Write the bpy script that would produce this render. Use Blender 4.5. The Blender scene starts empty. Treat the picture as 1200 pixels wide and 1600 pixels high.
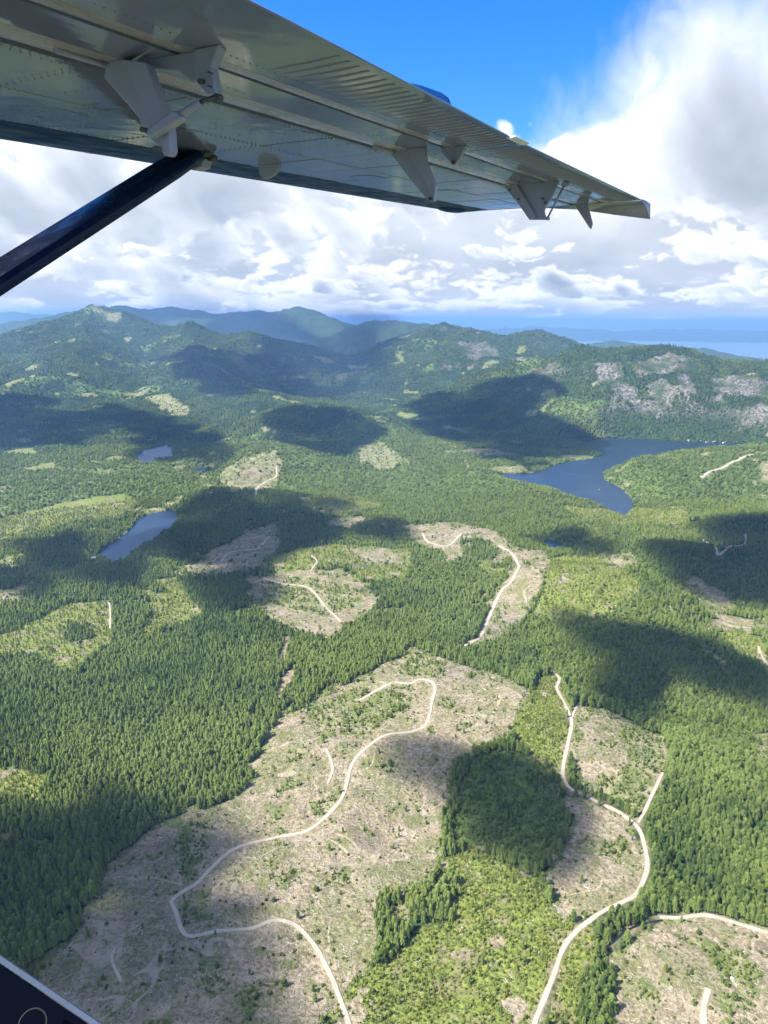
import bpy, bmesh, math, random
import numpy as np
from mathutils import Vector, Matrix

random.seed(7)
rng = np.random.default_rng(11)
scene = bpy.context.scene
COL = scene.collection
RAD = math.radians

# ------------------------------------------------------------------ camera
F_PX, PITCH, ROLL, CAM_Z = 1155.0, RAD(14.56), RAD(0.5), 600.0
cam_data = bpy.data.cameras.new("camera")
cam_data.sensor_fit = 'VERTICAL'
cam_data.sensor_height = 36.0
cam_data.lens = 36.0 * F_PX / 1600.0
cam_data.clip_start = 0.05
cam_data.clip_end = 400000.0
cam = bpy.data.objects.new("camera", cam_data)
COL.objects.link(cam)
_f = Vector((0, math.cos(PITCH), -math.sin(PITCH)))
_u0 = Vector((0, math.sin(PITCH), math.cos(PITCH)))
_r0 = Vector((1, 0, 0))
_r = _r0 * math.cos(ROLL) + _u0 * math.sin(ROLL)
_u = -_r0 * math.sin(ROLL) + _u0 * math.cos(ROLL)
cam.matrix_world = Matrix(((_r.x, _u.x, -_f.x, 0), (_r.y, _u.y, -_f.y, 0), (_r.z, _u.z, -_f.z, CAM_Z), (0, 0, 0, 1)))
scene.camera = cam

# ------------------------------------------------------------------ light
SUN_EL, SUN_AZ = RAD(50.0), RAD(-116.0)       # azimuth from +Y towards +X: the sun stands left of and a little behind the viewer
SUN_DIR = Vector((math.sin(SUN_AZ) * math.cos(SUN_EL), math.cos(SUN_AZ) * math.cos(SUN_EL), math.sin(SUN_EL)))
sun_data = bpy.data.lights.new("sun", 'SUN')
sun_data.energy = 5.0
sun_data.angle = RAD(0.53)
sun_data.color = (1.0, 0.955, 0.88)
sun = bpy.data.objects.new("sun", sun_data)
sun.rotation_euler = (-SUN_DIR).to_track_quat('-Z', 'Y').to_euler()
sun.location = (0, 0, 5000)
COL.objects.link(sun)

vs = scene.view_settings
vs.view_transform = 'Standard'
vs.look = 'None'
vs.exposure = 1.5
vs.gamma = 1.0
vs.use_curve_mapping = False
cy = scene.cycles
cy.use_denoising = True
cy.max_bounces = 5
cy.diffuse_bounces = 2
cy.glossy_bounces = 3
cy.transmission_bounces = 2
cy.volume_bounces = 0
cy.transparent_max_bounces = 24
cy.sample_clamp_indirect = 4.0
cy.use_adaptive_sampling = True
cy.adaptive_threshold = 0.03


class NT:
    """small helper for node graphs"""
    def __init__(self, tree):
        self.t = tree
        tree.nodes.clear()

    def node(self, typ, props=None, **ins):
        n = self.t.nodes.new(typ)
        for k, v in (props or {}).items():
            setattr(n, k, v)
        for k, v in ins.items():
            key = int(k[1:]) if k[0] == '_' and k[1:].isdigit() else k.replace('_', ' ')
            s = n.inputs[key]
            if isinstance(v, bpy.types.NodeSocket):
                self.t.links.new(v, s)
            else:
                s.default_value = v
        return n

    def math(self, op, a, b=0.0, c=None, clamp=False):
        kw = {'_0': a, '_1': b}
        if c is not None:
            kw['_2'] = c
        return self.node('ShaderNodeMath', {'operation': op, 'use_clamp': clamp}, **kw).outputs[0]

    def vmath(self, op, a, b=(0, 0, 0)):
        n = self.node('ShaderNodeVectorMath', {'operation': op}, _0=a, _1=b)
        return n.outputs['Value'] if op in ('DOT_PRODUCT', 'LENGTH', 'DISTANCE') else n.outputs[0]

    def scale(self, a, k):
        return self.vmath('MULTIPLY', a, k if isinstance(k, tuple) else (k, k, k))

    def noise(self, vec, scale, detail=4, rough=0.5, dist=0.0, lac=2.0):
        return self.node('ShaderNodeTexNoise', Vector=vec, Scale=scale, Detail=detail, Roughness=rough, Distortion=dist, Lacunarity=lac).outputs['Fac']

    def remap(self, v, a, b, c=0.0, d=1.0, smooth=True):
        return self.node('ShaderNodeMapRange', {'interpolation_type': 'SMOOTHSTEP' if smooth else 'LINEAR'}, _0=v, _1=a, _2=b, _3=c, _4=d).outputs[0]

    def mix(self, fac, a, b):
        n = self.t.nodes.new('ShaderNodeMix')
        n.data_type = 'RGBA'
        for i, v in ((0, fac), (6, a), (7, b)):
            if isinstance(v, bpy.types.NodeSocket):
                self.t.links.new(v, n.inputs[i])
            else:
                n.inputs[i].default_value = v if i == 0 else (tuple(v) + (1.0,) if len(v) == 3 else v)
        return n.outputs[2]


# ------------------------------------------------------------------ sky: Nishita air with a cloud layer computed here
_P = np.random.default_rng(11).permutation(4096).astype(np.int64)
_GX, _GY = np.cos(_P * (2 * math.pi / 4096)), np.sin(_P * (2 * math.pi / 4096))


def perlin(x, y, seed=0):
    xi = np.floor(x).astype(np.int64)
    yi = np.floor(y).astype(np.int64)
    xf, yf = x - xi, y - yi
    u = xf * xf * xf * (xf * (xf * 6 - 15) + 10)
    v = yf * yf * yf * (yf * (yf * 6 - 15) + 10)

    p0 = _P[(xi + seed * 131) & 4095] + yi
    p1 = _P[(xi + 1 + seed * 131) & 4095] + yi

    def g(h, dx, dy):
        h = h & 4095
        return _GX[h] * dx + _GY[h] * dy
    n00 = g(p0, xf, yf)
    n10 = g(p1, xf - 1, yf)
    n01 = g(p0 + 1, xf, yf - 1)
    n11 = g(p1 + 1, xf - 1, yf - 1)
    return (n00 * (1 - u) + n10 * u) * (1 - v) + (n01 * (1 - u) + n11 * u) * v


def fbm(x, y, scale, octv=4, seed=0, gain=0.5):
    t, a, f = 0.0, 1.0, 1.0 / scale
    for i in range(octv):
        t = t + a * perlin(x * f + 17.3 * i, y * f - 9.1 * i, seed + i)
        a *= gain
        f *= 2.03
    return t


def sstep(t):
    t = np.clip(t, 0, 1)
    return t * t * (3 - 2 * t)


def cloud_sheet(NW=1300, NH=640):
    """colour and cover of the clouds over 90 degrees of azimuth and 45 of elevation: heaps behind heaps, then a thin veil"""
    az = (np.arange(NW) + .5) / NW * 90 - 45
    elv = (np.arange(NH) + .5) / NH * 45
    AZ, EL = np.meshgrid(az, elv)
    lo, mid, hi = np.array([.33, .385, .475]), np.array([.62, .67, .75]), np.array([.97, .98, .99])

    def near(a0, e0, ra, re):
        return np.exp(-(((AZ - a0) / ra) ** 2 + ((EL - e0) / re) ** 2))
    out = np.zeros((NH, NW, 4), np.float32)

    def layer(seed, size, thr, soft, dens, lift, rows):
        h = rows
        x, y = AZ[:h] / (9.0 * size), np.log(EL[:h] + 2.6) * 1.75 / size
        wx = x + 0.20 * fbm(x, y, 0.7, 4, seed)
        wy = y + 0.20 * fbm(x, y, 0.7, 4, seed + 10)
        big = fbm(wx + 4.4, wy + 1.7, 1.15, 2, seed + 20)
        lump, a, f = 0.0, 1.0, 1.5
        for i in range(6):
            lump = lump + a * (np.abs(perlin(wx * f + 3.3 * i, wy * f + 8.1 * i, seed + 31 + i)) - 0.25)
            a *= 0.56
            f *= 2.1
        D = 0.70 * big + 0.66 * lump + 0.10 * fbm(wx, wy, 0.3, 4, seed + 41, 0.6)
        th, sf = thr[:h], soft if np.isscalar(soft) else soft[:h]
        alpha = sstep((D - th + sf) / (2 * sf))
        t = np.clip(D - th, 0, 0.9) * dens
        acc = np.zeros_like(t)
        for k in range(1, 13):                       # light from the upper left: thickness met on the way to the sun
            d = max(1, int(round(1.5 * size * k ** 1.3)))
            sh = np.roll(t, (-d, int(d * 0.8)), (0, 1))
            sh[-d:] = 0
            acc += sh * (0.88 ** k)
        light = np.exp(-acc * 1.15) + lift + 0.16 * fbm(wx, wy, 0.4, 3, seed + 51, .6)
        L = np.clip(light, 0, 1)[..., None]
        col = np.where(L < .4, lo + (mid - lo) * (L / .4), mid + (hi - mid) * np.clip((L - .4) / .46, 0, 1))
        A = alpha[..., None]
        o = out[:h]
        a1 = A + o[..., 3:] * (1 - A)
        o[..., :3] = (col * A + o[..., :3] * o[..., 3:] * (1 - A)) / np.maximum(a1, 1e-4)
        o[..., 3:] = a1
    clear = 1.3 * sstep((0.30 - EL) / 0.3) + 0.5 * near(24, 0.2, 10, 0.9)
    r16 = int(NH * 19 / 45)
    hole = 0.30 * near(20, 6.0, 5, 1.0) + 0.5 * near(2, 20, 14, 6) - 0.35 * near(-24, 10, 15, 5)
    layer(300, 2.2, -0.75 + 1.1 * sstep((EL - 9) / 6) + clear + hole, 0.16, 0.40, 0.12, r16)                     # pale back wall
    layer(420, 1.0, -0.18 + 0.85 * sstep((EL - 9) / 5) + clear + hole, 0.06, 0.95, 0.10, r16)                    # big bright heaps
    layer(505, 1.3, 0.14 - 0.22 * near(-15, 8, 16, 5) + 0.8 * sstep((EL - 12.5) / 4) + clear * .9 + hole, 0.09, 0.9, 0.08, r16)
    layer(615, 0.62, 0.14 - 0.24 * near(18, 2, 14, 2.2) + 0.9 * sstep((EL - 4.5) / 3) + clear, 0.05, 1.4, -0.02, int(NH * 9 / 45))   # low flat-based heaps
    vm = near(22, 13, 14, 10)
    layer(700, 2.4, 0.75 - 1.25 * vm - 0.40 * near(13, 9.5, 6, 3.2) + 0.35 * near(2, 20, 12, 6) + 0.3 * sstep((EL - 34) / 9), 0.46, 0.60, -0.02, NH)
    high = sstep((EL - 24) / 14)                      # broken cloud goes on overhead
    ov = np.clip(0.50 + 0.8 * fbm(AZ / 12, EL / 8, 1.0, 3, 780), 0, 1) * high
    g_ = np.array([.74, .76, .80])
    out[..., :3] = out[..., :3] * (1 - high[..., None]) + g_ * high[..., None]
    out[..., 3] = np.maximum(out[..., 3] * (1 - high), ov)
    return out


world = bpy.data.worlds.new("World")
scene.world = world
world.use_nodes = True
W = NT(world.node_tree)
sky = W.node('ShaderNodeTexSky', {'sky_type': 'NISHITA'})
sky.sun_disc = False
sky.sun_elevation = SUN_EL
sky.sun_rotation = SUN_AZ
sky.altitude = 1200.0
sky.air_density = 1.0
sky.dust_density = 0.2
sky.ozone_density = 4.0
SKY_STRENGTH = 0.092
tc = W.node('ShaderNodeTexCoord').outputs['Generated']
sp = W.node('ShaderNodeSeparateXYZ', Vector=W.node('ShaderNodeVectorMath', {'operation': 'NORMALIZE'}, _0=tc).outputs[0])
azim = W.math('ARCTAN2', sp.outputs[0], sp.outputs[1])
elev = W.math('ARCSINE', sp.outputs[2])
u_ = W.math('ADD', W.math('MULTIPLY', azim, 2 / math.pi), 0.5)
v_ = W.math('MINIMUM', W.math('MAXIMUM', W.math('MULTIPLY', elev, 4 / math.pi), 0.001), 0.999)
sheet = cloud_sheet()
cloud_img = bpy.data.images.new("cloud cover", sheet.shape[1], sheet.shape[0], alpha=True, float_buffer=True)
cloud_img.colorspace_settings.name = 'Non-Color'
cloud_img.alpha_mode = 'CHANNEL_PACKED'
cloud_img.pixels.foreach_set(sheet.ravel())
cloud_img.update()
cloud_img.pack()
ct = W.node('ShaderNodeTexImage', {'image': cloud_img, 'extension': 'MIRROR', 'interpolation': 'Cubic'}, Vector=W.node('ShaderNodeCombineXYZ', X=u_, Y=v_, Z=0.0).outputs[0])
rich = W.node('ShaderNodeHueSaturation', Saturation=1.35, Value=1.0, Color=sky.outputs[0])
bluer = W.vmath('MULTIPLY', rich.outputs[0], (0.92, 0.88, 1.16))
bg_sky = W.node('ShaderNodeBackground', Color=bluer, Strength=SKY_STRENGTH)
bg_cloud = W.node('ShaderNodeBackground', Color=ct.outputs['Color'], Strength=0.46)
mixw = W.node('ShaderNodeMixShader', _0=ct.outputs['Alpha'], _1=bg_sky.outputs[0], _2=bg_cloud.outputs[0])
W.node('ShaderNodeOutputWorld', Surface=mixw.outputs[0])
world.cycles.sampling_method = 'MANUAL'
world.cycles.sample_map_resolution = 512

# ------------------------------------------------------------------ helpers
def tag(o, label=None, cat=None, group=None, kind=None):
    for k, v in (('label', label), ('category', cat), ('group', group), ('kind', kind)):
        if v:
            o[k] = v
    return o


def link(name, data, parent=None):
    o = bpy.data.objects.new(name, data)
    COL.objects.link(o)
    if parent is not None:
        o.parent = parent
    return o


def mesh_np(name, verts, faces, mats=(), smooth=False):
    """fast mesh from an (n,3) array and an (m,3|4) index array"""
    verts = np.asarray(verts, dtype=np.float32)
    faces = np.asarray(faces, dtype=np.int32)
    me = bpy.data.meshes.new(name)
    k = faces.shape[1]
    me.vertices.add(len(verts))
    me.vertices.foreach_set('co', verts.ravel())
    me.loops.add(faces.size)
    me.loops.foreach_set('vertex_index', faces.ravel())
    me.polygons.add(len(faces))
    me.polygons.foreach_set('loop_start', np.arange(0, faces.size, k, dtype=np.int32))
    if smooth:
        me.polygons.foreach_set('use_smooth', np.ones(len(faces), dtype=bool))
    for m in mats:
        me.materials.append(m)
    me.update(calc_edges=True)
    return me


def ray_np(px, py):
    """direction of photo pixels, scaled so that its forward (Y) part is 1"""
    px = np.asarray(px, float)
    py = np.asarray(py, float)
    r, u = px - 600.0, 800.0 - py
    c, s = math.cos(ROLL), math.sin(ROLL)
    r, u = c * r - s * u, s * r + c * u
    fy = F_PX * math.cos(PITCH) + u * math.sin(PITCH)
    fz = -F_PX * math.sin(PITCH) + u * math.cos(PITCH)
    return r / fy, fz / fy


def at(px, py, Y):
    rx, rz = ray_np(px, py)
    return float(rx * Y), float(Y), float(CAM_Z + rz * Y)


def ridged(x, y, scale, octv=4, seed=0):
    t, a, f = 0.0, 1.0, 1.0 / scale
    for i in range(octv):
        t = t + a * (1 - 2.0 * np.abs(perlin(x * f + 5.3 * i, y * f + 7.7 * i, seed + i)))
        a *= 0.5
        f *= 2.05
    return t / 1.9


def seg_dist(x, y, pts):
    """distance to a polyline, with the interpolated third coordinate"""
    best = np.full(x.shape, 1e12)
    zz = np.zeros(x.shape)
    for (x0, y0, z0), (x1, y1, z1) in zip(pts[:-1], pts[1:]):
        dx, dy = x1 - x0, y1 - y0
        t = np.clip(((x - x0) * dx + (y - y0) * dy) / (dx * dx + dy * dy), 0, 1)
        d = (x - x0 - t * dx) ** 2 + (y - y0 - t * dy) ** 2
        m = d < best
        best = np.where(m, d, best)
        zz = np.where(m, z0 + t * (z1 - z0), zz)
    return np.sqrt(best), zz


def in_poly(x, y, poly):
    inside = np.zeros(x.shape, bool)
    xs, ys = [p[0] for p in poly], [p[1] for p in poly]
    m = (x >= min(xs)) & (x <= max(xs)) & (y >= min(ys)) & (y <= max(ys))
    if not m.any():
        return inside
    sx, sy = x[m], y[m]
    r = np.zeros(sx.shape, bool)
    for i in range(len(poly)):
        (x0, y0), (x1, y1) = poly[i - 1], poly[i]
        if y0 == y1:
            continue
        c = (y0 > sy) != (y1 > sy)
        r ^= c & (sx < (x1 - x0) * (sy - y0) / (y1 - y0) + x0)
    inside[m] = r
    return inside


# ------------------------------------------------------------------ shape of the land
RIDGES = [   # crest points (photo x, photo y, distance), half width
    ([(560, 665, 5600), (665, 627, 5500), (735, 595, 5300), (810, 570, 5100), (880, 547, 5000), (910, 538, 4900), (945, 545, 4800), (980, 550, 4700),
      (1030, 545, 4700), (1080, 545, 4650), (1105, 552, 4600), (1130, 562, 4550), (1200, 567, 4500), (1400, 590, 4500)], 1050),
    ([(610, 545, 8000), (640, 517, 7800), (690, 507, 7600), (740, 512, 7500), (790, 520, 7400), (840, 517, 7200), (880, 528, 7000), (960, 560, 6700)], 1700),
    ([(690, 507, 7600), (645, 560, 6900), (600, 612, 6100)], 800),
    ([(470, 590, 9000), (510, 545, 9500), (545, 517, 9800), (575, 506, 10000), (605, 503, 10200), (650, 507, 10500), (720, 515, 10500)], 1900),
    ([(60, 495, 13500), (120, 484, 13500), (180, 474, 14000), (250, 479, 14000), (330, 486, 14000), (430, 482, 14000), (480, 484, 13800), (515, 496, 13500), (545, 520, 13000)], 3200),
    ([(-250, 600, 7000), (0, 540, 7000), (50, 515, 7300), (100, 495, 7600), (140, 485, 7800), (170, 488, 7900), (215, 503, 7800), (260, 514, 7600), (300, 512, 7500),
      (350, 527, 7400), (400, 526, 7300), (450, 540, 7100), (485, 560, 6900), (520, 605, 6300)], 2300),
    ([(140, 486, 7800), (120, 560, 6000), (60, 620, 4900), (-20, 655, 4200)], 1250),
    ([(300, 514, 7500), (300, 560, 6000), (330, 600, 5200), (390, 612, 4900)], 850),
    ([(-20, 655, 4200), (60, 690, 3700), (130, 700, 3550)], 500),
    ([(420, 650, 4000), (470, 634, 4150), (510, 633, 4200), (555, 645, 4100), (585, 680, 3800)], 430),
    ([(380, 712, 3150), (430, 702, 3200)], 350),
    ([(260, 815, 2200), (330, 785, 2300), (400, 776, 2350), (460, 778, 2350)], 330),
    ([(960, 745, 2700), (1020, 722, 2900), (1100, 708, 3000), (1200, 703, 3000), (1400, 696, 3000)], 430),
    ([(1050, 830, 1950), (1120, 812, 2050), (1200, 800, 2100), (1400, 800, 2100)], 430),
    ([(50, 835, 1930), (130, 822, 2030)], 220),
    ([(540, 1080, 1080), (680, 1055, 1120), (780, 1085, 1060)], 300),
    ([(880, 900, 1600), (960, 897, 1600), (1000, 930, 1520)], 200),
    ([(905, 540, 12500), (960, 530, 12500), (1030, 541, 12000), (1100, 546, 11500), (1200, 562, 11000), (1400, 570, 10500)], 2000),
    ([(-400, 490, 26000), (0, 488, 26000), (60, 490, 26000), (150, 500, 25000)], 5000),
    ([(1000, 516, 34000), (1100, 514, 36000), (1200, 517, 36000), (1350, 514, 36000)], 4000),
    ([(780, 511, 30000), (850, 509, 32000), (940, 514, 33000)], 3000),
]
RIDGES = [([at(*q) for q in pts], w) for pts, w in RIDGES]

LAKES = {   # outline in photo pixels on the water plane, water level
    'right': ([(776, 743), (800, 739), (820, 741), (850, 735), (866, 727), (884, 722), (905, 719), (928, 716), (941, 711), (925, 705), (908, 700), (914, 690), (940, 685), (1000, 685),
               (1060, 690), (1130, 692), (1165, 694), (1165, 708), (1100, 712), (1050, 716), (1000, 722), (960, 730), (942, 738), (945, 750), (970, 762), (985, 777), (992, 790), (976, 806),
               (950, 796), (925, 784), (900, 777), (870, 770), (850, 763), (820, 758), (796, 753)], -8.0),
    'left': ([(148, 868), (165, 855), (195, 835), (206, 824), (214, 811), (235, 802), (272, 796), (280, 812), (268, 826), (246, 840), (228, 852), (212, 862), (196, 874), (180, 880)], -6.0),
    'small': ([(214, 710), (224, 703), (240, 699), (262, 694), (268, 700), (270, 714), (247, 718), (232, 724), (216, 722)], -2.0),
    'pond': ([(304, 733), (312, 729), (324, 731), (320, 739), (308, 739)], -2.0),
    'marsh': ([(846, 846), (858, 843), (872, 847), (882, 852), (876, 858), (858, 857)], -4.0),
}
LAKE_XY = {}
for k, (poly, lev) in LAKES.items():
    out = []
    for px, py in poly:
        rx, rz = ray_np(px, py)
        Y = (lev - CAM_Z) / rz
        out.append((float(rx * Y), float(Y)))
    LAKE_XY[k] = (out, lev)


def raw_height(x, y):
    r = np.hypot(x, y)
    wx = x + 60 * fbm(x, y, 420, 3, 40)
    wy = y + 60 * fbm(x, y, 420, 3, 50)
    acc = np.zeros(x.shape)
    pm = np.zeros(x.shape)
    far = sstep((r - 2500) / 2500)
    ux, uy = x + far * (wx - x), y + far * (wy - y)
    for pts, w in RIDGES:
        xs = [p[0] for p in pts]
        ys = [p[1] for p in pts]
        m = (x > min(xs) - w - 90) & (x < max(xs) + w + 90) & (y > min(ys) - w - 90) & (y < max(ys) + w + 90)
        if not m.any():
            continue
        d, z = seg_dist(ux[m], uy[m], pts)
        base = -140.0 * sstep((np.array([p[1] for p in pts]).mean() - 11000) / 8000)
        t = np.clip(1 - d / w, 0, 1)
        prof = t * t * (1.9 - 0.9 * t)
        if w > 600:
            prof = 0.45 * prof + 0.55 * t
        else:
            prof = 0.4 * prof + 0.6 * sstep(1.45 * t)
        h = np.maximum(z - base, 0) * prof
        if w > 600:
            pm[m] = np.maximum(pm[m], prof)
        acc[m] += (h / 300.0) ** 10
    h = 300.0 * acc ** 0.1
    near = 13 * fbm(x, y, 520, 3, 1) + 5.5 * fbm(x, y, 130, 3, 5) + 34 * sstep((r - 1300) / 800) * fbm(x, y, 780, 3, 13)
    rough = np.clip(h / 160, 0, 1)
    z = near + h * (1 + 0.10 * fbm(x, y, 800, 4, 9)) + rough * ((26 + 120 * pm * (1 - pm)) * 1.9 * (ridged(x, y, 820, 5, 20) - 0.40) + 14 * fbm(x, y, 110, 3, 27))
    z = z - 140.0 * sstep((r - 11000) / 8000)
    far2 = sstep((r - 15000) / 8000)
    z = z + far2 * 55 * (fbm(x, y, 9000, 4, 33) - 0.12)
    return z


def height(x, y):
    x = np.asarray(x, float)
    y = np.asarray(y, float)
    z = raw_height(x, y)
    for poly, lev in LAKE_XY.values():
        xs = [p[0] for p in poly]
        ys = [p[1] for p in poly]
        R0 = 140.0
        m = (x > min(xs) - R0) & (x < max(xs) + R0) & (y > min(ys) - R0) & (y < max(ys) + R0)
        if not m.any():
            continue
        sx, sy, sz = x[m], y[m], z[m]
        ring = [(p[0], p[1], 0.0) for p in poly] + [(poly[0][0], poly[0][1], 0.0)]
        d, _ = seg_dist(sx, sy, ring)
        ins = in_poly(sx, sy, poly)
        k = sstep(d / R0)
        o = np.maximum(sz, lev + 1.2)
        o = (lev + 0.3 + np.minimum(d, 8) * 0.2) * (1 - k) + o * k
        sz = np.where(ins, lev - np.minimum(d * 0.25, 6.0) - 0.1, o)
        z[m] = sz
    return z


_TT = np.geomspace(120, 40000, 900)


def ground(pts):
    """photo pixels -> points where those lines of sight meet the land"""
    px = np.array([p[0] for p in pts], float)
    py = np.array([p[1] for p in pts], float)
    rx, rz = ray_np(px, py)
    Y = np.broadcast_to(_TT, (len(pts), len(_TT)))
    X = rx[:, None] * Y
    Z = CAM_Z + rz[:, None] * Y
    below = Z < height(X, Y)
    first = np.where(below.any(1), below.argmax(1), len(_TT) - 1)
    lo, hi = _TT[np.maximum(first - 1, 0)], _TT[first]
    for _ in range(12):
        mid = 0.5 * (lo + hi)
        b = CAM_Z + rz * mid < height(rx * mid, mid)
        hi = np.where(b, mid, hi)
        lo = np.where(b, lo, mid)
    return [(float(a), float(b)) for a, b in zip(rx * hi, hi)]


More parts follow.
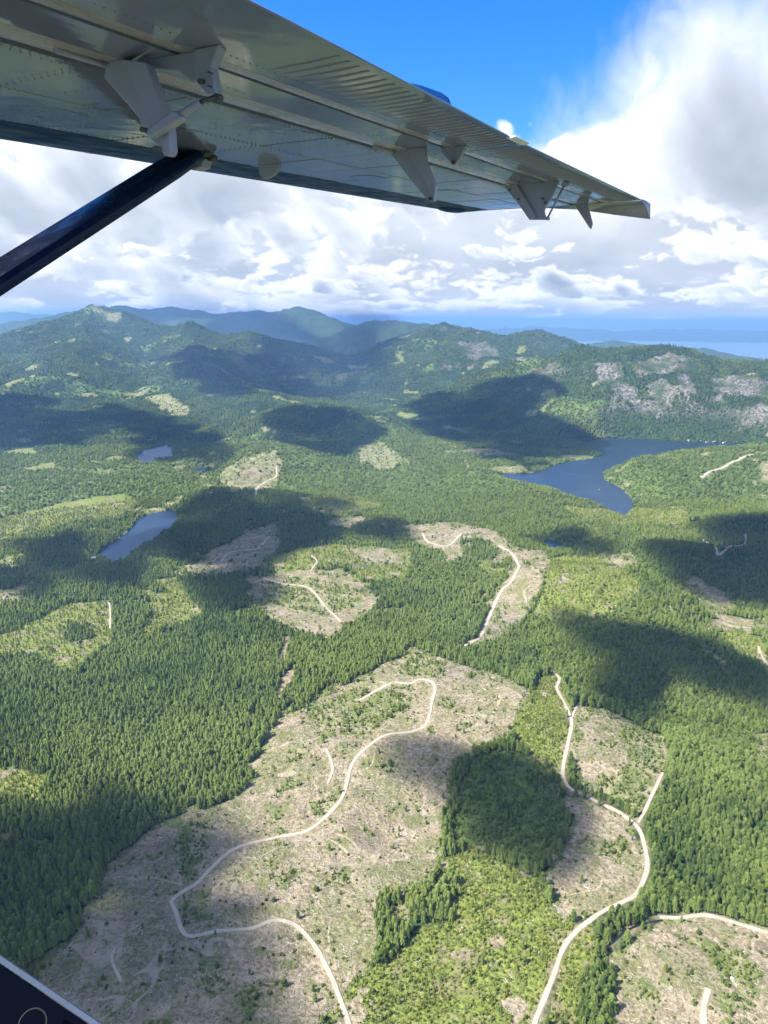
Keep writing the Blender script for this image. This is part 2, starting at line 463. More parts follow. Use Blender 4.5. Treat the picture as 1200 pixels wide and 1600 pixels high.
# ------------------------------------------------------------------ land cover: outlines on the ground
CLEAR, YOUNG, MIX, SOIL, ROCK, WOOD, SECOND = 1, 2, 3, 4, 5, 0, 6
COVER_PX = [
    (WOOD, [(190, 868), (270, 812), (330, 783), (400, 774), (460, 778), (440, 812), (390, 832), (330, 862), (280, 882)]),
    (WOOD, [(20, 880), (60, 840), (140, 822), (200, 830), (150, 868), (90, 890)]),
    (WOOD, [(400, 690), (430, 650), (500, 632), (560, 648), (590, 690), (500, 706)]),
    (WOOD, [(-60, 880), (120, 890), (280, 885), (400, 920), (380, 985), (620, 950), (760, 900), (740, 1010), (640, 1015), (430, 1130), (300, 1270), (100, 1330), (-60, 1300)]),
    (SECOND, [(330, 720), (420, 690), (600, 650), (700, 690), (760, 745), (860, 775), (980, 800), (1080, 800), (1060, 830), (900, 850), (800, 860), (640, 830), (540, 800), (450, 775), (330, 780), (280, 770)]),
    (SECOND, [(940, 745), (1000, 715), (1200, 700), (1200, 800), (1080, 800), (1000, 790), (960, 760)]),
    (SECOND, [(0, 760), (150, 740), (280, 720), (330, 760), (270, 790), (190, 800), (60, 850), (0, 850)]),
    (SECOND, [(820, 960), (880, 880), (1000, 900), (1060, 960), (1200, 1090), (1200, 1200), (1060, 1150), (900, 1080), (840, 1040)]),
    (MIX, [(560, 695), (600, 690), (640, 720), (600, 735), (560, 720)]),
    (CLEAR, [(625, 1025), (650, 1012), (700, 1030), (760, 1052), (830, 1082), (815, 1120), (790, 1145), (735, 1178), (702, 1200), (692, 1260), (690, 1330), (660, 1370), (610, 1400),
             (592, 1470), (570, 1510), (540, 1545), (500, 1600), (480, 1700), (60, 1700), (60, 1520), (130, 1450), (152, 1400), (170, 1350), (215, 1312), (245, 1288), (282, 1275), (325, 1265),
             (372, 1240), (402, 1215), (390, 1198), (420, 1168), (432, 1130), (500, 1090), (560, 1062)]),
    (MIX, [(470, 1100), (560, 1075), (640, 1085), (640, 1110), (560, 1150), (500, 1150)]),
    (MIX, [(640, 1020), (700, 1035), (690, 1060), (620, 1055)]),
    (MIX, [(280, 1295), (330, 1280), (320, 1340), (285, 1370), (265, 1330)]),
    (MIX, [(285, 1400), (330, 1390), (330, 1440), (290, 1445)]),
    (SECOND, [(735, 1185), (790, 1172), (840, 1182), (880, 1240), (888, 1290), (862, 1340), (835, 1362), (800, 1345), (750, 1325), (705, 1325), (708, 1280), (720, 1225)]),
    (WOOD, [(700, 1330), (735, 1325), (715, 1390), (700, 1440), (670, 1450), (665, 1400)]),
    (WOOD, [(590, 1400), (635, 1395), (640, 1440), (610, 1500), (585, 1480)]),
    (CLEAR, [(880, 1240), (930, 1255), (975, 1280), (995, 1310), (1005, 1360), (985, 1400), (940, 1425), (900, 1440), (868, 1425), (850, 1380), (875, 1335), (892, 1290)]),
    (MIX, [(905, 1100), (950, 1110), (1040, 1150), (1045, 1200), (1000, 1280), (950, 1250), (895, 1225), (888, 1180), (898, 1130)]),
    (CLEAR, [(915, 1110), (960, 1130), (980, 1190), (950, 1240), (905, 1215), (900, 1160)]),
    (YOUNG, [(690, 1345), (740, 1322), (800, 1352), (842, 1374), (865, 1425), (905, 1447), (872, 1492), (835, 1620), (800, 1700), (480, 1700), (500, 1600), (545, 1545), (590, 1505), (612, 1500), (660, 1450), (705, 1440), (715, 1390)]),
    (YOUNG, [(805, 1120), (850, 1052), (866, 1045), (888, 1100), (893, 1150), (882, 1235), (840, 1182), (800, 1165)]),
    (YOUNG, [(850, 1620), (880, 1500), (905, 1455), (928, 1445), (935, 1480), (905, 1560), (890, 1620)]),
    (CLEAR, [(950, 1490), (985, 1480), (1040, 1434), (1100, 1424), (1145, 1432), (1205, 1450), (1300, 1470), (1300, 1700), (940, 1700), (962, 1540)]),
    (MIX, [(1080, 1470), (1150, 1480), (1200, 1520), (1180, 1560), (1120, 1520)]),
    (CLEAR, [(800, 856), (850, 860), (862, 880), (846, 920), (826, 950), (800, 982), (775, 1004), (740, 1010), (762, 975), (778, 935), (792, 900)]),
    (CLEAR, [(630, 822), (700, 815), (745, 822), (795, 842), (805, 862), (785, 880), (720, 872), (698, 880), (688, 862), (650, 850)]),
    (WOOD, [(722, 845), (755, 840), (785, 862), (770, 876), (725, 868)]),
    (CLEAR, [(285, 885), (330, 862), (385, 832), (430, 815), (440, 850), (420, 870), (392, 892), (330, 900), (300, 905)]),
    (CLEAR, [(388, 905), (450, 892), (530, 890), (572, 912), (592, 940), (560, 972), (505, 1000), (470, 990), (412, 960), (384, 932)]),
    (MIX, [(400, 910), (470, 900), (560, 920), (570, 945), (500, 960), (420, 945)]),
    (YOUNG, [(420, 868), (520, 850), (640, 858), (645, 888), (540, 886), (430, 897)]),
    (CLEAR, [(540, 858), (610, 858), (640, 882), (570, 882)]),
    (CLEAR, [(505, 815), (560, 805), (580, 812), (545, 825), (510, 825)]),
    (MIX, [(1065, 915), (1092, 900), (1140, 930), (1150, 948), (1122, 972), (1080, 935)]),
    (CLEAR, [(1115, 965), (1135, 960), (1165, 968), (1200, 965), (1200, 985), (1150, 990), (1125, 985)]),
    (CLEAR, [(1068, 912), (1092, 903), (1140, 930), (1120, 955), (1085, 930)]),
    (YOUNG, [(1125, 988), (1160, 985), (1200, 1005), (1200, 1045), (1150, 1020)]),
    (CLEAR, [(0, 925), (30, 915), (55, 903), (52, 916), (20, 945), (-20, 945)]),
    (YOUNG, [(-20, 1005), (50, 972), (110, 942), (165, 938), (173, 985), (170, 1012), (132, 1040), (105, 1055), (60, 1030), (-20, 1024)]),
    (WOOD, [(95, 985), (120, 968), (148, 972), (145, 995), (120, 1008), (100, 1000)]),
    (YOUNG, [(222, 925), (245, 905), (275, 902), (300, 938), (322, 955), (290, 972), (240, 985), (218, 1005), (235, 962)]),
    (WOOD, [(233, 918), (250, 908), (257, 928), (240, 933)]),
    (YOUNG, [(862, 872), (920, 868), (965, 882), (1000, 922), (950, 958), (880, 970), (832, 962), (850, 922)]),
    (CLEAR, [(940, 870), (985, 862), (1000, 890), (960, 890)]),
    (YOUNG, [(-20, 810), (100, 785), (200, 772), (212, 796), (150, 815), (60, 832), (-20, 850)]),
    (YOUNG, [(880, 792), (1000, 792), (1080, 803), (1060, 822), (960, 820)]),
    (YOUNG, [(470, 780), (560, 775), (600, 790), (540, 800), (480, 795)]),
    (YOUNG, [(-20, 1195), (40, 1200), (75, 1215), (60, 1250), (-20, 1245)]),
    (MIX, [(340, 742), (380, 715), (430, 704), (442, 725), (432, 752), (400, 776), (360, 770)]),
    (CLEAR, [(360, 745), (400, 725), (425, 735), (405, 765), (370, 765)]),
    (CLEAR, [(1188, 722), (1230, 720), (1230, 765), (1192, 758)]),
    (MIX, [(222, 622), (258, 614), (300, 640), (285, 652), (250, 640)]),
    (SOIL, [(436, 1030), (442, 995), (453, 993), (449, 1030), (442, 1038)]),
    (SOIL, [(430, 1105), (440, 1060), (455, 1044), (464, 1046), (455, 1065), (440, 1090), (434, 1110)]),
    (CLEAR, [(420, 1150), (440, 1115), (462, 1095), (455, 1115), (430, 1145)]),
    (ROCK, [(965, 605), (980, 598), (1000, 622), (1040, 638), (1036, 652), (990, 640), (968, 620)]),
    (ROCK, [(1105, 648), (1150, 638), (1230, 632), (1230, 666), (1160, 664), (1110, 662)]),
    (ROCK, [(952, 572), (972, 562), (972, 585), (964, 612), (958, 662), (952, 662), (956, 610)]),
    (ROCK, [(980, 565), (1050, 552), (1095, 562), (1085, 580), (1030, 585), (1000, 592)]),
    (ROCK, [(1060, 590), (1075, 585), (1090, 612), (1075, 625), (1062, 610)]),
    (ROCK, [(1005, 600), (1040, 592), (1060, 612), (1050, 640), (1020, 630)]),
    (ROCK, [(1110, 592), (1160, 588), (1200, 600), (1200, 622), (1150, 618), (1115, 610)]),
    (ROCK, [(930, 568), (955, 560), (955, 590), (945, 612), (934, 600)]),
    (ROCK, [(1120, 625), (1128, 600), (1134, 602), (1128, 640)]),
    (ROCK, [(830, 575), (870, 565), (880, 580), (845, 592)]),
    (ROCK, [(715, 536), (745, 531), (772, 540), (778, 556), (745, 562), (725, 552)]),
]
COVER = [(c, ground(poly)) for c, poly in COVER_PX]


def cover(x, y):
    """one cover code for each point on the ground"""
    r = np.hypot(x, y)
    k = np.clip(r / 1200, 0.6, 4)
    wx = x + k * (9 * fbm(x, y, 60, 3, 70) + 4 * fbm(x, y, 14, 2, 76))
    wy = y + k * (9 * fbm(x, y, 60, 3, 80) + 4 * fbm(x, y, 14, 2, 86))
    code = np.zeros(x.shape, np.int8)
    n = fbm(x, y, 620, 3, 90)
    far_ = sstep((r - 3300) / 900)
    code[(n > -0.16 + 0.60 * far_) & (r > 1650)] = SECOND
    n1 = fbm(x, y, 270, 4, 92)
    code[(n1 > 0.34 + 0.10 * far_) & (r > 1500) & (r < 7000)] = YOUNG
    code[(n1 > 0.49 + 0.15 * far_) & (r > 1500) & (r < 7000)] = CLEAR
    n2 = fbm(x, y, 330, 3, 95)
    code[(n2 > 0.36 + 0.14 * far_) & (r > 1900)] = MIX
    code[r > 8600] = WOOD  # far ridges kept to dark cover, cloud shade put into their colour
    vx = x + k * 26 * fbm(x, y, 75, 3, 71)
    vy = y + k * 26 * fbm(x, y, 75, 3, 81)
    for c, poly in COVER:
        a = in_poly(wx, wy, poly)
        code[a] = c
        if c == CLEAR:                       # scrub where a cut frays out into the wood
            b = in_poly(x + (vx - x) * 1.6, y + (vy - y) * 1.6, poly)
            code[b & ~a & (code == WOOD)] = MIX
            code[a & ~b] = MIX
        elif c in (WOOD, SECOND):
            b = in_poly(x + (vx - x) * 1.8, y + (vy - y) * 1.8, poly)
            code[a & ~b] = MIX
    under = (r < 515) & (fbm(x, y, 210, 3, 97) > -0.12)
    code[under] = CLEAR
    n3 = fbm(x, y, 48, 3, 99)
    code[(code == CLEAR) & (n3 > 0.33)] = MIX
    code[(code == YOUNG) & (n3 < -0.40)] = CLEAR
    return code

# ------------------------------------------------------------------ materials
def new_mat(name):
    m = bpy.data.materials.new(name)
    m.use_nodes = True
    return m, NT(m.node_tree)


def principled(nt, **kw):
    b = nt.node('ShaderNodeBsdfPrincipled', **kw)
    nt.node('ShaderNodeOutputMaterial', Surface=b.outputs[0])
    return b


def simple_mat(name, color, rough=0.6, **kw):
    m, nt = new_mat(name)
    principled(nt, Base_Color=tuple(color) + (1.0,), Roughness=rough, **kw)
    return m


def terrain_material():
    m, t = new_mat("land")
    pos = t.node('ShaderNodeNewGeometry').outputs['Position']
    a = t.node('ShaderNodeAttribute', {'attribute_name': 'cover_a'})
    b = t.node('ShaderNodeAttribute', {'attribute_name': 'cover_b'})
    sa = t.node('ShaderNodeSeparateColor', Color=a.outputs['Color'])
    sb = t.node('ShaderNodeSeparateColor', Color=b.outputs['Color'])
    clear, young, mixed = sa.outputs
    soil, rock, second = sb.outputs
    n_big = t.noise(pos, 0.006, 4, 0.55)
    n_mid = t.noise(pos, 0.035, 5, 0.6)
    n_fin = t.noise(pos, 0.22, 5, 0.7)
    n_tiny = t.noise(pos, 0.9, 3, 0.6)
    canopy = t.noise(pos, 0.075, 4, 0.7)
    # woodland: dark floor with paler gaps
    wood = t.mix(t.remap(canopy, 0.35, 0.68), (0.020, 0.034, 0.012), (0.050, 0.080, 0.025))
    wood = t.mix(t.remap(n_big, 0.45, 0.70, 0.0, 0.6), wood, (0.045, 0.075, 0.022))
    sec = t.mix(t.remap(canopy, 0.32, 0.66), (0.045, 0.074, 0.020), (0.115, 0.160, 0.042))
    col = t.mix(second, wood, sec)
    # rough grass and regrowth
    yg = t.mix(t.remap(n_fin, 0.34, 0.64), (0.065, 0.090, 0.018), (0.195, 0.225, 0.052))
    yg = t.mix(t.remap(n_mid, 0.50, 0.72), yg, (0.185, 0.160, 0.095))
    yg = t.mix(t.remap(n_tiny, 0.60, 0.70, 0.0, 0.55), yg, (0.230, 0.200, 0.150))
    col = t.mix(young, col, yg)
    # logged ground: bleached wood, bark and brown soil
    cl = t.mix(t.remap(n_fin, 0.36, 0.62), (0.140, 0.113, 0.069), (0.305, 0.256, 0.172))
    cl = t.mix(t.remap(n_mid, 0.50, 0.66), cl, (0.130, 0.140, 0.048))
    cl = t.mix(t.remap(n_mid, 0.46, 0.34, 0.0, 0.55), cl, (0.280, 0.252, 0.180))
    cl = t.mix(t.remap(n_tiny, 0.62, 0.71), cl, (0.400, 0.365, 0.300))
    cl = t.mix(t.remap(n_tiny, 0.38, 0.28, 0.0, 0.7), cl, (0.070, 0.060, 0.038))
    patch = t.noise(pos, 0.011, 4, 0.6)
    cl = t.mix(t.remap(patch, 0.46, 0.62, 0.0, 0.8), cl, t.mix(t.remap(n_fin, 0.36, 0.62), (0.085, 0.095, 0.034), (0.190, 0.185, 0.090)))
    cl = t.mix(t.remap(patch, 0.44, 0.32, 0.0, 0.6), cl, (0.115, 0.098, 0.068))
    trk = t.noise(pos, 0.0085, 2, 0.45, 0.6)
    trail = t.math('MULTIPLY', t.remap(t.math('ABSOLUTE', t.math('SUBTRACT', trk, 0.5)), 0.004, 0.013, 0.8, 0.0), t.remap(n_mid, 0.38, 0.52))
    cl = t.mix(trail, cl, (0.330, 0.275, 0.200))
    col = t.mix(clear, col, cl)
    mx = t.mix(t.remap(n_mid, 0.40, 0.60), (0.125, 0.145, 0.046), (0.235, 0.215, 0.125))
    mx = t.mix(t.remap(n_fin, 0.50, 0.66), mx, (0.058, 0.088, 0.020))
    mx = t.mix(t.remap(n_tiny, 0.62, 0.71), mx, (0.360, 0.330, 0.270))
    col = t.mix(mixed, col, mx)
    so = t.mix(t.remap(n_fin, 0.35, 0.65), (0.200, 0.150, 0.095), (0.330, 0.265, 0.185))
    col = t.mix(soil, col, so)
    st = t.node('ShaderNodeMapping', Vector=pos)
    st.inputs['Scale'].default_value = (1.0, 1.0, 0.35)
    n_rock = t.noise(st.outputs[0], 0.045, 6, 0.7)
    rk = t.mix(t.remap(n_rock, 0.36, 0.62), (0.075, 0.066, 0.058), (0.225, 0.198, 0.175))
    rk = t.mix(t.remap(canopy, 0.48, 0.60), rk, (0.035, 0.058, 0.022))
    col = t.mix(rock, col, rk)
    bsum = t.math('ADD', t.math('MULTIPLY', canopy, 9.0), t.math('ADD', t.math('MULTIPLY', n_fin, 1.3), t.math('MULTIPLY', n_rock, 8.0)))
    bump = t.node('ShaderNodeBump', Height=bsum, Strength=0.75, Distance=1.0)
    bs = principled(t, Base_Color=col, Roughness=0.95, Normal=bump.outputs[0])
    bs.inputs['Specular IOR Level'].default_value = 0.1
    return m


M_LAND = terrain_material()


def build_land():
    inner = RAD(38.0)
    th = np.concatenate([np.linspace(-inner, inner, 521), np.linspace(inner, 2 * math.pi - inner, 62)[1:-1]])
    r = [0.0]
    v = 40.0
    while v < 150000:
        r.append(v)
        v *= 1.09 if v < 330 else 1.0052 if v < 6200 else 1.0075 if v < 15000 else 1.02 if v < 40000 else 1.12
    r = np.array(r)
    nr, nt_ = len(r), len(th)
    RR, TH = np.meshgrid(r, th, indexing='ij')
    X, Y = RR * np.sin(TH), RR * np.cos(TH)
    Z = height(X.ravel(), Y.ravel())
    Z = Z - 5.0 * sstep((RR.ravel() - 40000) / 60000)
    verts = np.stack([X.ravel(), Y.ravel(), Z], 1)
    i = np.arange(nr - 1)[:, None] * nt_
    j = np.arange(nt_)[None, :]
    j1 = (j + 1) % nt_
    faces = np.stack([(i + j), (i + j1), (i + nt_ + j1), (i + nt_ + j)], -1).reshape(-1, 4)
    me = mesh_np("land", verts, faces, [M_LAND], smooth=True)
    code = cover(verts[:, 0], verts[:, 1])
    # bare rock also where the slope is steep
    Zg = Z.reshape(nr, nt_)
    dz = np.abs(np.gradient(Zg, axis=0)) / np.maximum(np.gradient(RR, axis=0), 1e-3)
    tang = np.abs(np.gradient(Zg, axis=1)) / np.maximum(RR * np.gradient(TH, axis=1), 1.0)
    slope = np.hypot(dz, tang).ravel()
    rr = RR.ravel()
    rockn = fbm(verts[:, 0], verts[:, 1], 160, 4, 61)
    steep = sstep((slope + 0.55 * rockn - 0.72) / 0.3) * (rr > 2600) * (rr < 9500) * sstep((Z - 95) / 60)
    side_ = road_near(verts[:, 0], verts[:, 1], 9.0) * np.clip(0.45 + 1.3 * fbm(verts[:, 0], verts[:, 1], 26, 3, 63), 0, 0.85)
    ca = np.zeros((len(verts), 4), np.float32)
    cb = np.zeros((len(verts), 4), np.float32)
    ca[:, 3] = cb[:, 3] = 1
    ca[:, 0] = code == CLEAR
    ca[:, 1] = code == YOUNG
    ca[:, 2] = code == MIX
    cb[:, 0] = np.maximum((code == SOIL) * 0.8, side_)
    cb[:, 1] = np.maximum((code == ROCK) * np.clip(0.75 + 1.9 * rockn, 0, 1), steep * 0.7)
    cb[:, 2] = code == SECOND
    for nm, arr in (('cover_a', ca), ('cover_b', cb)):
        at_ = me.attributes.new(nm, 'FLOAT_COLOR', 'POINT')
        at_.data.foreach_set('color', arr.ravel())
    o = link("ground", me)
    tag(o, kind='structure')
    return o




# ------------------------------------------------------------------ water
def water_material(name, deep, bump_scale, strength):
    m, t = new_mat(name)
    pos = t.node('ShaderNodeNewGeometry').outputs['Position']
    n1 = t.noise(pos, bump_scale, 3, 0.6)
    n2 = t.noise(pos, 0.01, 3, 0.6)
    bump = t.node('ShaderNodeBump', Height=n1, Strength=strength, Distance=0.6)
    col = t.mix(t.remap(n2, 0.35, 0.65), deep, tuple(c * 1.35 for c in deep))
    b = principled(t, Base_Color=col, Roughness=0.28, IOR=1.33, Normal=bump.outputs[0])
    return m


M_WATER = water_material("lake water", (0.010, 0.022, 0.040), 0.35, 0.25)
M_SEA = water_material("sea water", (0.09, 0.15, 0.21), 0.05, 0.2)


def lake(key, name):
    poly, lev = LAKE_XY[key]
    cx = sum(p[0] for p in poly) / len(poly)
    cyy = sum(p[1] for p in poly) / len(poly)
    bm = bmesh.new()
    pts = [(p[0] + (p[0] - cx) * 0.012, p[1] + (p[1] - cyy) * 0.012) for p in poly]
    f = bm.faces.new([bm.verts.new((p[0], p[1], lev)) for p in pts])
    if f.normal.z < 0:
        f.normal_flip()
    bmesh.ops.triangulate(bm, faces=bm.faces[:])
    bm.normal_update()
    for q in bm.faces:
        if q.normal.z < 0:
            q.normal_flip()
    me = bpy.data.meshes.new(name)
    bm.to_mesh(me)
    bm.free()
    me.materials.append(M_WATER)
    return tag(link(name, me), kind='structure')


lake('right', 'lake')
lake('left', 'lake')
lake('small', 'lake')
lake('pond', 'pond')
lake('marsh', 'pond')


def build_sea():
    th = np.linspace(-RAD(75), RAD(75), 121)
    r = np.array([13500.0, 20000, 30000, 50000, 90000, 150000])
    RR, TH = np.meshgrid(r, th, indexing='ij')
    v = np.stack([RR * np.sin(TH), RR * np.cos(TH), np.full(RR.shape, -122.0)], -1).reshape(-1, 3)
    n = len(th)
    i = np.arange(len(r) - 1)[:, None] * n
    j = np.arange(n - 1)[None, :]
    f = np.stack([i + j, i + n + j, i + n + j + 1, i + j + 1], -1).reshape(-1, 4)
    f = f[:, ::-1]
    me = mesh_np("sea", v, f, [M_SEA])
    tag(link("sea", me), kind='structure')


build_sea()


# ------------------------------------------------------------------ roads
def gravel_material():
    m, t = new_mat("gravel")
    pos = t.node('ShaderNodeNewGeometry').outputs['Position']
    uv = t.node('ShaderNodeAttribute', {'attribute_name': 'across'}).outputs['Fac']
    n1 = t.noise(pos, 0.08, 4, 0.6)
    n2 = t.noise(pos, 0.7, 4, 0.7)
    col = t.mix(t.remap(n1, 0.3, 0.7), (0.290, 0.255, 0.195), (0.380, 0.340, 0.270))
    col = t.mix(t.remap(n2, 0.40, 0.70, 0.0, 0.5), col, (0.190, 0.160, 0.115))
    rut = t.remap(t.math('ABSOLUTE', t.math('SUBTRACT', t.math('ABSOLUTE', uv), 0.42)), 0.05, 0.22, 0.45, 0.0)
    col = t.mix(rut, col, (0.390, 0.350, 0.285))
    edge = t.math('MULTIPLY', t.remap(t.math('ABSOLUTE', uv), 0.62, 1.0), t.remap(n2, 0.36, 0.58))
    col = t.mix(edge, col, (0.140, 0.135, 0.070))
    bump = t.node('ShaderNodeBump', Height=n2, Strength=0.4, Distance=0.3)
    principled(t, Base_Color=col, Roughness=0.95, Normal=bump.outputs[0])
    return m


M_GRAVEL = gravel_material()


def smooth_path(pts, step):
    """Catmull-Rom resampling of a plan polyline"""
    p = np.array(pts, float)
    p = np.vstack([2 * p[0] - p[1], p, 2 * p[-1] - p[-2]])
    out = []
    for i in range(1, len(p) - 2):
        L = np.linalg.norm(p[i + 1] - p[i])
        n = max(int(L / step), 1)
        t = (np.arange(n) / n)[:, None]
        out.append(0.5 * ((2 * p[i]) + (-p[i - 1] + p[i + 1]) * t + (2 * p[i - 1] - 5 * p[i] + 4 * p[i + 1] - p[i + 2]) * t ** 2 + (-p[i - 1] + 3 * p[i] - 3 * p[i + 1] + p[i + 2]) * t ** 3))
    out.append(p[-2][None])
    return np.vstack(out)


ROAD_LINES = []


def road(pix, width, name='gravel_road', extend=None, mat=None, lift=0.45):
    g = ground(pix)
    path = smooth_path(g, max(3.0, width * 0.6))
    d = np.gradient(path, axis=0)
    d /= np.maximum(np.linalg.norm(d, axis=1), 1e-6)[:, None]
    nrm = np.stack([d[:, 1], -d[:, 0]], 1)
    wob = width * 0.92 * (1 + 0.28 * perlin(path[:, 0] / 25, path[:, 1] / 25, 3))
    offs = np.array([-1.25, -1.0, -0.5, 0.0, 0.5, 1.0, 1.25])
    verts, across = [], []
    for k, o in enumerate(offs):
        jit = 1 + 0.30 * perlin(path[:, 0] / 7 + 3 * k, path[:, 1] / 7, 6)
        q = path + nrm * (wob * 0.5 * o * jit)[:, None]
        z = height(q[:, 0], q[:, 1]) + (lift if abs(o) <= 1.0 else -0.9)
        verts.append(np.column_stack([q, z]))
        across.append(np.full(len(q), np.clip(o, -1, 1)))
    nk, n = len(offs), len(path)
    v = np.stack(verts, 1).reshape(-1, 3)
    i = np.arange(n - 1)[:, None] * nk
    j = np.arange(nk - 1)[None, :]
    f = np.stack([i + j, i + j + 1, i + nk + j + 1, i + nk + j], -1).reshape(-1, 4)
    me = mesh_np(name, v, f, [mat or M_GRAVEL], smooth=True)
    a = me.attributes.new('across', 'FLOAT', 'POINT')
    a.data.foreach_set('value', np.stack(across, 1).ravel().astype(np.float32))
    tag(link(name, me), kind='structure')
    ROAD_LINES.append((path, width * 0.5))


road([(552, 1640), (545, 1600), (531, 1560), (515, 1520), (490, 1475), (462, 1446), (430, 1438), (395, 1450), (340, 1455), (300, 1463), (285, 1455), (275, 1425), (269, 1408), (285, 1394), (310, 1378), (335, 1352),
      (370, 1325), (430, 1309), (480, 1298), (510, 1275), (535, 1245), (548, 1200), (565, 1175), (605, 1148), (648, 1142), (667, 1130), (674, 1100), (680, 1075), (672, 1064), (655, 1062), (640, 1068), (617, 1066)], 5.6)
road([(612, 1067), (590, 1078), (560, 1095)], 5.0, 'dirt_track')
road([(825, 1640), (835, 1600), (846, 1572), (865, 1525), (880, 1482), (904, 1452), (914, 1444), (950, 1420), (988, 1402), (1003, 1382), (1012, 1352), (1006, 1316), (995, 1291), (970, 1271), (930, 1251), (897, 1236), (883, 1221), (880, 1200),
      (888, 1160), (893, 1125), (880, 1095), (870, 1075), (874, 1060), (862, 1048)], 5.8)
road([(997, 1286), (1010, 1262), (1021, 1238), (1036, 1207)], 4.5, 'dirt_track')
road([(894, 1121), (898, 1110), (905, 1097)], 4.0, 'dirt_track')
road([(1030, 1433), (1060, 1434), (1100, 1430), (1140, 1439), (1200, 1457), (1260, 1475)], 6.0)
road([(1103, 1625), (1099, 1580), (1107, 1545)], 7.0)
road([(725, 1010), (750, 995), (764, 965), (775, 940), (786, 920), (801, 905), (811, 885), (801, 866), (780, 852)], 8.0)
road([(660, 833), (668, 846), (690, 853), (705, 850), (722, 833)], 7.0)
road([(412, 903), (440, 912), (470, 915), (490, 925), (510, 950), (533, 972)], 6.0)
road([(345, 878), (358, 864), (400, 858), (413, 847), (422, 838)], 6.0)
road([(432, 728), (431, 745), (412, 755), (402, 764), (400, 777)], 7.0)
road([(1098, 843), (1118, 856), (1122, 868), (1140, 855), (1163, 850), (1165, 834)], 6.0)
road([(486, 868), (495, 878), (485, 892)], 5.0, 'dirt_track')
road([(168, 939), (172, 950), (172, 985)], 4.0, 'dirt_track')
road([(1095, 746), (1130, 730), (1175, 710)], 13.0, 'dirt_track')
road([(1185, 1010), (1190, 1025), (1200, 1040)], 5.0, 'dirt_track')
road([(510, 1170), (520, 1200), (512, 1225)], 4.0, 'dirt_track')
road([(180, 1480), (175, 1500), (190, 1535)], 3.5, 'dirt_track')
M_CREEK = simple_mat("creek water", (0.012, 0.016, 0.016), 0.15)
road([(943, 1484), (960, 1470), (978, 1455), (1000, 1445), (1036, 1438)], 3.0, 'creek', mat=M_CREEK, lift=0.2)


def road_clear(x, y, margin):
    """True where a point lies on or right beside a road"""
    hit = np.zeros(x.shape, bool)
    for path, hw in ROAD_LINES:
        m = (x > path[:, 0].min() - 20) & (x < path[:, 0].max() + 20) & (y > path[:, 1].min() - 20) & (y < path[:, 1].max() + 20)
        if not m.any():
            continue
        pts = np.column_stack([path, np.zeros(len(path))])[::2]
        if len(pts) < 2:
            continue
        d, _ = seg_dist(x[m], y[m], [tuple(q) for q in pts])
        hit[m] |= d < hw + margin
    return hit


def road_near(x, y, reach):
    """1 beside the gravel, fading to 0 at the given reach"""
    k = np.zeros(x.shape)
    for path, hw in ROAD_LINES:
        m = (x > path[:, 0].min() - 20) & (x < path[:, 0].max() + 20) & (y > path[:, 1].min() - 20) & (y < path[:, 1].max() + 20)
        if not m.any() or len(path) < 3:
            continue
        d, _ = seg_dist(x[m], y[m], [(q[0], q[1], 0.0) for q in path[::2]])
        k[m] = np.maximum(k[m], np.clip(1 - (d - hw) / reach, 0, 1))
    return k


land = build_land()

# ------------------------------------------------------------------ vegetation
def foliage_material(name, dark, light, noise_scale=1.3):
    m, t = new_mat(name)
    pos = t.node('ShaderNodeNewGeometry').outputs['Position']
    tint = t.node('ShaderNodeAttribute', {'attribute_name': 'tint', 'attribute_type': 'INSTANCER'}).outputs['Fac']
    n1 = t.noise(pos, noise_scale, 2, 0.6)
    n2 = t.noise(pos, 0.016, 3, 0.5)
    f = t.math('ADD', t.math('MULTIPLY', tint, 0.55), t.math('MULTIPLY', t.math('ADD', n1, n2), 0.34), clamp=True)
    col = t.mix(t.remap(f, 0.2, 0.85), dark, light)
    dif = t.node('ShaderNodeBsdfDiffuse', Color=col)
    trn = t.node('ShaderNodeBsdfTranslucent', Color=col)
    mx = t.node('ShaderNodeMixShader', _0=0.38, _1=dif.outputs[0], _2=trn.outputs[0])
    t.node('ShaderNodeOutputMaterial', Surface=mx.outputs[0])
    return m


M_CONIFER = foliage_material("conifer needles", (0.044, 0.082, 0.023), (0.188, 0.240, 0.064))
M_YOUNG = foliage_material("young needles", (0.080, 0.110, 0.020), (0.245, 0.275, 0.062))
M_SHRUB = foliage_material("shrub leaves", (0.035, 0.065, 0.013), (0.135, 0.180, 0.036))
M_BARK = simple_mat("bark", (0.210, 0.190, 0.160), 0.9)
M_LOGWOOD, _t = new_mat("bleached wood")
_tint = _t.node('ShaderNodeObjectInfo').outputs['Random']
principled(_t, Base_Color=_t.mix(_t.remap(_tint, 0.2, 1.0), (0.16, 0.135, 0.10), (0.47, 0.43, 0.36)), Roughness=0.9)


